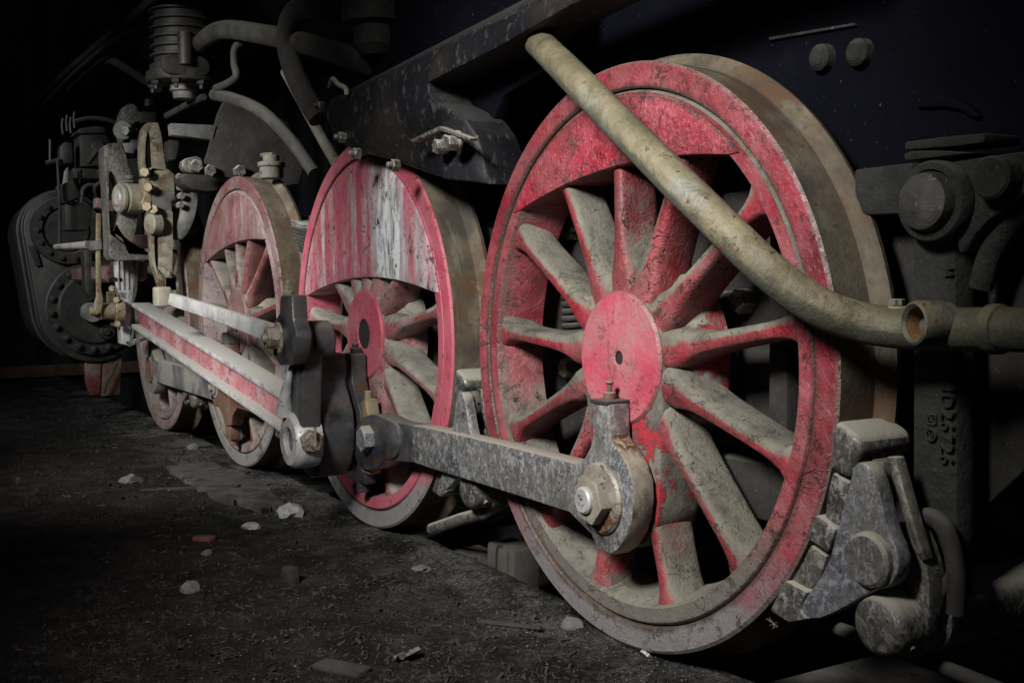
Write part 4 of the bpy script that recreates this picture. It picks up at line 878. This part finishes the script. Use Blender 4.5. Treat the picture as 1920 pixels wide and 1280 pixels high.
b = B(); cyl(b, F(317, 517, xe + .03) - o2 + Vector((0, 0, -.005)), (0, 0, 1), .010, .03, 10); obj('foot_plug', b, M['khaki'], t)

# ------------------------------------------------ cylinder with bolted covers
xq = -7.3
cc = F(178, 578, xq)
t = thing('steam_cylinder', 'big dark steam cylinder with a ring of bolts round its cover', 'cylinder', cc); o2 = t.location.copy()
rcy = abs(UX(178, 490, xq)[1] - UX(178, 665, xq)[1]) / 2
vc = F(125, 432, xq) - o2; rv = abs(UX(125, 368, xq)[1] - UX(125, 496, xq)[1]) / 2
o_h = hull2((0, 0), rcy * 1.10, (vc.y, vc.z), rv * 1.12, 24)
b = B(); prism(b, o_h, -.03, -.95, .03, 'x', 3); obj('cylinder_block', b, M['cylinder'], t)
for xb, sc in ((-.10, 1.05), (-.34, 1.05), (-.02, 1.03)):
    b = B(); cxm = vc * .5; prism(b, [(cxm.y + (p[0] - cxm.y) * sc, cxm.z + (p[1] - cxm.z) * sc) for p in o_h], xb, xb - .06, .012, 'x'); obj('cylinder_band', b, M['cylinder'], t, 40)
b = B(); lathe(b, [(0, .03), (rcy * .72, .03), (rcy * .76, .022), (rcy * .78, .012), (rcy * .97, .012), (rcy, .006), (rcy, -.04)], (0, 0, 0), (1, 0, 0), 56); cov = obj('cylinder_cover', b, M['cylinder'], t, 30)
for k in range(18):
    a = 6.2831853 * k / 18 + .1; b = B(); hexa(b, (.012, rcy * .88 * math.cos(a), rcy * .88 * math.sin(a)), (1, 0, 0), .021, .024, .2); cyl(b, (.034, rcy * .88 * math.cos(a), rcy * .88 * math.sin(a)), (1, 0, 0), .010, .012, 8); obj('cover_bolt', b, M['cylinder'], cov)
b = B(); cyl(b, F(200, 622, xq + .03) - o2, (1, 0, 0), .05, .05, 20, .01); cyl(b, F(200, 622, xq + .08) - o2, (1, 0, 0), .022, .02, 14); obj('relief_valve', b, M['cylinder'], t)
b = B(); lathe(b, [(0, .02), (rv * .6, .02), (rv * .64, .0), (rv * .7, .03), (rv * .98, .03), (rv, .02), (rv, -.06)], vc, (1, 0, 0), 48); vcv = obj('valve_cover', b, M['cylinder'], t, 30)
for k in range(14):
    a = 6.2831853 * k / 14; b = B(); hexa(b, vc + Vector((.03, rv * .84 * math.cos(a), rv * .84 * math.sin(a))), (1, 0, 0), .016, .02); obj('cover_bolt', b, M['cylinder'], vcv)
b = B(); prism(b, PO([(54, 462), (66, 460), (78, 498), (68, 500)], xq + .002, o2), 0, -.02, .004, 'x'); obj('side_slot_shade', b, M['hole'], t)
b = B(); cyl(b, F(168, 585, xq + .02) - o2, (1, 0, 0), .06, .12, 20); tube(b, [F(172, 582, xq + .1) - o2, F(240, 575, xc - .1) - o2], .03, 14); obj('piston_rod', b, M['greydark'], t)
for c in ((167, 556), (170, 575)):
    b = B(); hexa(b, F(*c, xq + .05) - o2, (1, 0, 0), .03, .04); obj('gland_nut', b, M['cylinder'], t)
# drain support below the cylinder
t = thing('cylinder_stay', 'dull red splayed stay standing under the cylinder', 'stay', F(190, 700, xq - .05)); o2 = t.location.copy()
b = B(); prism(b, PO([(158, 664), (190, 666), (188, 740), (168, 741), (160, 715)], xq - .05, o2), 0, -.04, .006, 'x'); obj('stay_plate', b, M['faded_spoke'], t)
b = B(); prism(b, PO([(190, 666), (225, 666), (221, 738), (186, 741)], xq - .12, o2), 0, -.05, .006, 'x'); obj('stay_web', b, M['brown'], t)
b = B(); tube(b, [F(219, 681, xq + .0) - o2, F(200, 718, xq + .0) - o2, F(193, 738, xq + .0) - o2], .010, 8); obj('drain_pipe', b, M['pipe_dark'], t)
# lubricator
xm = -6.7
t = thing('lubricator_box', 'dark box lubricator with a sloping lid above the cylinder', 'lubricator', F(180, 290, xm)); o2 = t.location.copy()
b = B(); prism(b, PO([(150, 253), (198, 253), (206, 262), (203, 310), (152, 312)], xm, o2), 0, -.22, .006, 'x'); obj('oil_tank', b, M['cylinder'], t)
b = B(); prism(b, PO([(143, 250), (150, 241), (180, 237), (198, 240), (196, 250)], xm, o2), .01, -.23, .004, 'x'); obj('tank_lid', b, M['cylinder'], t)
b = B(); cyl(b, F(182, 278, xm) - o2, (1, 0, 0), .035, .05, 18); tube(b, [F(183, 282, xm + .05) - o2, F(165, 306, xm + .06) - o2], .016, 8); obj('ratchet', b, M['cylinder'], t)
b = B(); prism(b, PO([(113, 275), (122, 266), (136, 268), (138, 305), (120, 307), (112, 300)], xm, o2), 0, -.1, .008, 'x'); obj('pump_body', b, M['cylinder'], t)
b = B(); tube(b, [F(94, 262, xm) - o2, F(94, 305, xm) - o2], .008, 8); tube(b, [F(86, 306, xm) - o2, F(112, 300, xm) - o2], .012, 8); obj('hand_crank', b, M['cylinder'], t)
b = B(); prism(b, PO([(136, 315), (200, 318), (200, 336), (140, 334)], xm, o2), 0, -.25, .006, 'x'); obj('bracket', b, M['cylinder'], t)
for k, c in enumerate(((118, 252), (126, 246), (133, 250), (140, 240))):
    b = B(); tube(b, [F(*c, xm - .02) - o2, F(c[0] - 2, c[1] - 18, xm - .02) - o2, F(c[0], c[1] - 30, xm - .02) - o2], .007, 8); obj('oil_feed', b, M['cylinder'], t)
b = B(); prism(b, PO([(155, 370), (160, 348), (172, 340), (200, 342), (200, 346), (172, 347), (164, 356), (162, 375), (162, 420), (155, 420)], xm + .1, o2), 0, -.06, .005, 'x'); obj('gear_frame', b, M['cylinder'], t)
xg = -6.5
t = thing('valve_spindle_guide', 'dark bolted valve spindle guide left of the loop bracket', 'guide', F(140, 410, xg)); o2 = t.location.copy()
b = B(); prism(b, PO([(122, 385), (138, 378), (172, 386), (172, 412), (165, 432), (124, 432)], xg, o2), 0, -.2, .008, 'x'); obj('guide_body', b, M['cylinder'], t)
b = B(); box(b, F(128, 360, xg) - o2, (.06, .10, .10), .01, Matrix.Rotation(R_(25), 3, 'X')); obj('guide_cap', b, M['cylinder'], t)
for c in ((130, 383), (143, 379)):
    b = B(); hexa(b, F(*c, xg) - o2, (0, 0, 1), .02, .035); obj('bolt', b, M['cylinder'], t)
b = B(); prism(b, PO([(100, 372), (106, 330), (112, 322), (112, 372)], xg - .3, o2), 0, -.04, .004, 'x'); obj('support_leg', b, M['greydark'], t)

def clutter(name, label, cat, pts, x, d, mat='cylinder', bev=.006, ch=0):
    c = F(*pts[0], x); q = [(a - c.y, b_ - c.z) for a, b_ in PX(pts, x)]
    b = B(); prism(b, chaikin(q, ch) if ch else q, 0, -d, bev, 'x'); o = obj(name, b, M[mat]); o.location = c; return tag(o, label, cat)
clutter('slide_bar_bracket', 'dark upright bracket between the valve pin and the crosshead', 'bracket', [(158, 470), (172, 466), (178, 540), (170, 560), (160, 545)], -6.6, .12)
clutter('frame_bracket', 'dark casting bridging the expansion link and the motion plate', 'bracket', [(312, 285), (340, 290), (338, 330), (322, 335), (314, 318)], -5.95, .2, 'frame', .01, 1)
clutter('frame_bracket', 'grimy horizontal casting above the faded wheel under the plate bolts', 'bracket', [(338, 325), (400, 330), (425, 345), (400, 362), (345, 352)], -5.5, .15, 'frame', .012, 1)
clutter('frame_bracket', 'small dark clevis hanging under the cross stay', 'bracket', [(316, 262), (336, 264), (336, 278), (330, 300), (320, 300), (316, 280)], -5.6, .1, 'frame', .008)
clutter('sheet_guard', 'dark upright sheet behind the expansion link and the loop bracket', 'plate', [(205, 300), (262, 296), (268, 480), (212, 470)], -6.7, .02, 'frame', .003)
for lab, pts in (('dark oil line dropping from the lubricator past the valve cover', [(150, 318), (148, 350), (136, 372), (134, 400)]), ('thin oil line looping from the lubricator towards the loop bracket', [(186, 318), (190, 340), (178, 352), (180, 372)]), ('dark pipe crossing above the lubricator to the lifting arm', [(140, 228), (170, 222), (205, 226), (228, 236)])):
    b = B(); tube(b, spline([F(*p, -6.55) for p in pts], 6), .012, 8); tag(obj('oil_line', b, M['frame'], smooth=60), lab, 'pipe')

# ================================================================== AIR PUMP AND PIPES (upper left)
xa = -5.35
pc = F(345, 150, xa)
t = thing('air_pump', 'ribbed air pump cylinder in the gloom at upper left', 'pump', pc); o2 = t.location.copy()
ra = .150
b = B(); prof = [(0, -.02), (ra * 1.12, -.02), (ra * 1.15, -.012), (ra * 1.15, .025), (ra * 1.05, .03), (ra * 1.02, .06), (ra * .9, .065)]
z = .07
for k in range(7): prof += [(ra * .88, z), (ra * .88, z + .022), (ra * 1.02, z + .026), (ra * 1.02, z + .034)]; z += .042
prof += [(ra * .88, z), (ra * .88, .8), (0, .8)]
lathe(b, prof, (0, 0, 0), (0, 0, 1), 48); obj('pump_cylinder', b, M['cylinder'], t, 30)
for k in range(8):
    a = 6.2831853 * k / 8 + .3; b = B(); hexa(b, (ra * .98 * math.cos(a), ra * .98 * math.sin(a), -.02), (0, 0, -1), .020, .02); cyl(b, (ra * .98 * math.cos(a), ra * .98 * math.sin(a), -.04), (0, 0, -1), .010, .022, 8); obj('flange_bolt', b, M['cylinder'], t)
b = B(); lathe(b, [(.07, -.02), (.07, -.055), (.055, -.06), (.05, -.09), (0, -.095)], (0, 0, 0), (0, 0, 1), 24); obj('gland', b, M['greydark'], t)
fl = F(345, 122, xa + .17) - o2
b = B(); prism(b, hull2((fl.y - .055, fl.z), .045, (fl.y + .075, fl.z), .045), fl.x, fl.x - .03, .006, 'x'); obj('pipe_flange', b, M['cylinder'], t)
b = B(); cyl(b, (fl.x - .005, fl.y + .01, fl.z), (0, 0, 1), .035, .15, 16); obj('inlet_stub', b, M['cylinder'], t)
def pipe(name, label, pts, r, mat='pipe_dark', n=12):
    b = B(); tube(b, spline([V3(*p) for p in pts], 7), r, n, True, .03); return tag(obj(name, b, M[mat], smooth=60), label, 'pipe')
pipe('steam_pipe', 'thick dusty pipe curving over from the air pump to the ash pan', [(372, 85, -.06), (395, 66, -.08), (430, 56, -.08), (520, 70, -.06), (600, 90, -.04), (690, 118, 0)], .040)
pipe('air_pipe', 'thin elbow pipe dropping beside the air pump', [(455, 78, -.02), (441, 92, -.05), (440, 120, -.05), (444, 140, -.05), (438, 150, -.05), (420, 160, -.05), (405, 166, -.05)], .017)
pipe('air_pipe', 'sagging pipe running from the pump joint down to the leaf spring', [(402, 178, -.04), (440, 186, -.04), (486, 206, -.02), (520, 235, 0), (555, 275, .02), (590, 325, .05)], .026)
pipe('steam_pipe', 'dark thick hooked pipe bending down left of the ash pan', [(700, 24, .05), (640, 18, -.02), (575, 16, -.06), (548, 34, -.08), (541, 80, -.08), (552, 130, -.08), (575, 180, -.06), (600, 222, -.03)], .043, 'frame', 16)
pipe('sand_pipe', 'straight khaki sand pipe slanting down behind the streaked wheel', [(536, 135, .0), (570, 196, .02), (606, 262, .04), (645, 330, .06)], .022, 'sandpipe')
pipe('drain_pipe', 'dark bent pipe with a low hump at upper left', [(130, 168, -.15), (165, 140, -.15), (194, 116, -.15), (215, 116, -.15), (250, 137, -.12), (296, 166, -.1)], .022)
pipe('hand_rail', 'upper of two long dim rods slanting at upper left', [(60, 200, -.25), (130, 130, -.25), (250, 30, -.25), (330, -40, -.25)], .020)
pipe('hand_rail', 'lower of two long dim rods slanting at upper left', [(60, 220, -.25), (125, 150, -.25), (200, 85, -.25), (250, 55, -.22)], .013)
pipe('stay_rod', 'thin pale stay rod from the lifting arm up to the pump gland', [(312, 218, -.1), (345, 200, -.06), (382, 182, -.03)], .016)
# reverser elbow, cross stay and motion plate
t = thing('motion_plate', 'large dark sloping motion plate behind the pipes above the faded wheel', 'plate', F(440, 260, -5.3)); o2 = t.location.copy()
b = B(); prism(b, PO([(376, 325), (390, 285), (408, 215), (420, 190), (470, 195), (540, 230), (575, 300), (560, 345), (520, 350), (440, 335)], -5.3, o2), 0, -.03, .006, 'x'); obj('plate_body', b, M['frame'], t)
for c, r in (((366, 312), .032), ((391, 321), .030), ((447, 322), .03)):
    b = B(); hexa(b, F(*c, -5.3) - o2, (1, 0, 0), r, .04); obj('plate_bolt', b, M['cast'], t)
b = B(); prism(b, chaikin(PO([(338, 300), (372, 293), (378, 310), (374, 324), (350, 326), (336, 318)], -5.34, o2), 1), 0, -.06, .008, 'x'); obj('bearing_lug', b, M['cast'], t)
b = B(); prism(b, PO([(310, 236), (400, 240), (392, 268), (350, 262), (312, 258)], -5.4, o2), 0, -.06, .005, 'x'); obj('cross_stay', b, M['greydark'], t)
t = thing('oil_fitting', 'dusty oil fitting with a lever on top of the faded wheel', 'fitting', V3(509, 322, .08)); o2 = t.location.copy()
b = B(); cyl(b, (0, 0, -.03), (0, 0, 1), .05, .05, 16); cyl(b, (0, 0, .02), (0, 0, 1), .058, .02, 16); cyl(b, (0, 0, .04), (0, 0, 1), .035, .03, 14); obj('fitting_body', b, M['sandpipe'], t)
b = B(); tube(b, [(-.06, -.02, .075), (.03, 0, .07)], .010, 8); obj('fitting_lever', b, M['sandpipe'], t)
b = B(); cyl(b, (0, 0, 0), (1, 0, 0), .72, 7.0, 48); o = obj('boiler', b, M['black']); o.location = (-7.6, .78, 2.1); tag(o, 'black underside of the boiler lost in the dark at the top', 'boiler')
b = B(); lathe(b, [(0, -.12), (.05, -.12), (.075, -.09), (.075, -.03), (.11, -.02), (.11, .06), (.08, .07), (.08, .3), (0, .3)], (0, 0, 0), (0, 0, 1), 24); o = obj('check_valve', b, M['frame']); o.location = V3(705, 35, .0); tag(o, 'dark knobbly check valve hanging above the ash pan', 'valve')

# ================================================================== THINGS ON THE GROUND
def rock(name, label, px, py, size, mat, seed, cat='stone', flat=.7, sub=2):
    b = B(); bmesh.ops.create_icosphere(b, subdivisions=sub, radius=1)
    for v in b.verts:
        n = mnoise.noise(v.co * 1.4 + Vector((seed, 0, 0))) * .45 + mnoise.noise(v.co * 3.5 + Vector((0, seed, 0))) * .2
        v.co *= (1 + n); v.co.z *= flat
        v.co *= size
    o = obj(name, b, mat, smooth=25); x, y = G(px, py, -.66); o.location = (x, y, gz(x, y) + size * flat * .45); o.rotation_euler = (0, 0, seed)
    return tag(o, label, cat)
rock('stone', 'palest chalky stone, alone on the dirt left of the streaked wheel', 543, 962, .046, M['rock'], 1.3)
rock('stone', 'flat pale stone just lower left of the chalky one', 470, 982, .036, M['rock'], 2.7, flat=.4)
rock('stone', 'round grey stone in front of the faded wheel, far from the pale ones', 246, 901, .042, M['rock_dark'], 4.1)
rock('stone', 'small pale flake beside the concrete patch', 492, 916, .014, M['rock'], 5.2, flat=.4)
rock('stone', 'dim wedge of stone in the dark foreground', 358, 1098, .028, M['rock_dark'], 6.1)
rock('stone', 'small grey pebble above the dark foreground wedge', 388, 1042, .015, M['rock_dark'], 7.7)
rock('stone', 'flat grey slab of stone against the foot of the nearest wheel', 1072, 1178, .026, M['rock_dark'], 8.4, flat=.7)
rock('stone', 'oval pebble by the dusty track edge', 790, 1067, .024, M['rock_dark'], 9.9, flat=.45)
rock('brick_scrap', 'small orange-red brick crumb on the dirt', 402, 930, .010, M['brick'], 3.3, 'brick', .5)
rock('stone', 'block-like dim stone near the rail between the far wheels', 362, 843, .036, M['rock_dark'], 11.2, flat=.6, sub=1)
def slab(name, label, px, py, dims, rz, mat, cat, bev=.004):
    b = B(); box(b, (0, 0, 0), dims, bev)
    for v in b.verts: v.co += Vector((mnoise.noise(v.co * 30), mnoise.noise(v.co * 30 + Vector((5, 0, 0))), mnoise.noise(v.co * 30 + Vector((9, 0, 0))))) * min(dims) * .15
    o = obj(name, b, mat); x, y = G(px, py, -.66); o.location = (x, y, gz(x, y) + dims[2] * .4); o.rotation_euler = (R_(4), R_(-3), rz); return tag(o, label, cat)
slab('brick_scrap', 'broken reddish brick piece low on the dirt', 382, 1008, (.075, .032, .018), .6, M['brick'], 'brick')
slab('wood_scrap', 'dark splinter of wood lying along the concrete patch', 355, 916, (.42, .035, .012), .95, M['wood_scrap'], 'wood')
slab('wood_scrap', 'pale weathered stick in front of the nearest wheel', 955, 1172, (.18, .018, .008), .5, M['wood_scrap'], 'wood')
slab('wood_scrap', 'broad broken board in the dark foreground', 640, 1250, (.14, .05, .012), .4, M['wood_scrap'], 'wood')
slab('wood_scrap', 'stubby upright wood block in the middle of the dirt', 545, 1085, (.045, .03, .05), .2, M['wood_scrap'], 'wood')
def patch():
    b = B(); c = G(420, 905, -.66); n = 90
    top = [];
    for k in range(n):
        a = 6.2831853 * k / n; r = 1 + .3 * mnoise.noise(Vector((math.cos(a) * 2, math.sin(a) * 2, 3))) + .16 * mnoise.noise(Vector((math.cos(a) * 9, math.sin(a) * 9, 1)))
        top.append((c[0] + .62 * r * math.cos(a), c[1] + .13 * r * math.sin(a)))
    prism(b, top, -.69, -.650, .004, 'z'); return tag(obj('concrete_patch', b, M['patch']), kind='structure')
patch()
def crumple(name, label, px, py, size, mat, seed, cat):
    b = B(); bmesh.ops.create_grid(b, x_segments=7, y_segments=7, size=size)
    for v in b.verts: v.co.z += size * (.9 * abs(mnoise.noise(v.co / size * 1.3 + Vector((seed, 0, 0)))) + .3 * mnoise.noise(v.co / size * 4 + Vector((0, seed, 0)))); v.co.x += size * .3 * mnoise.noise(v.co / size * 2 + Vector((0, 0, seed)))
    bmesh.ops.solidify(b, geom=b.faces[:], thickness=.0012)
    o = obj(name, b, mat, smooth=20); x, y = G(px, py, -.66); o.location = (x, y, gz(x, y) + .004); o.rotation_euler = (.5, .3, seed); return tag(o, label, cat)
crumple('paper_scrap', 'crumpled pale scrap at the foot of the nearest wheel', 1213, 1232, .013, M['paper'], 2.2, 'litter')
crumple('paper_scrap', 'crumpled dim wrapper in the foreground dirt', 765, 1232, .030, M['rock_dark'], 4.6, 'litter')
b = B(); o0 = V3(1450, 1168, -.01)
for k in range(16):
    a = random.uniform(0, 6.283); e = random.uniform(-.9, .9); d = Vector((math.cos(a) * math.cos(e), -abs(math.sin(a)) * .3, math.sin(e) + .2 * math.sin(a))).normalized()
    tube(b, [(0, 0, 0), d * random.uniform(.010, .018)], .00018, 3)
o = obj('seed_head', b, M['seed']); o.location = o0; tag(o, 'tiny white dandelion seed caught under the brake shoe', 'seed')
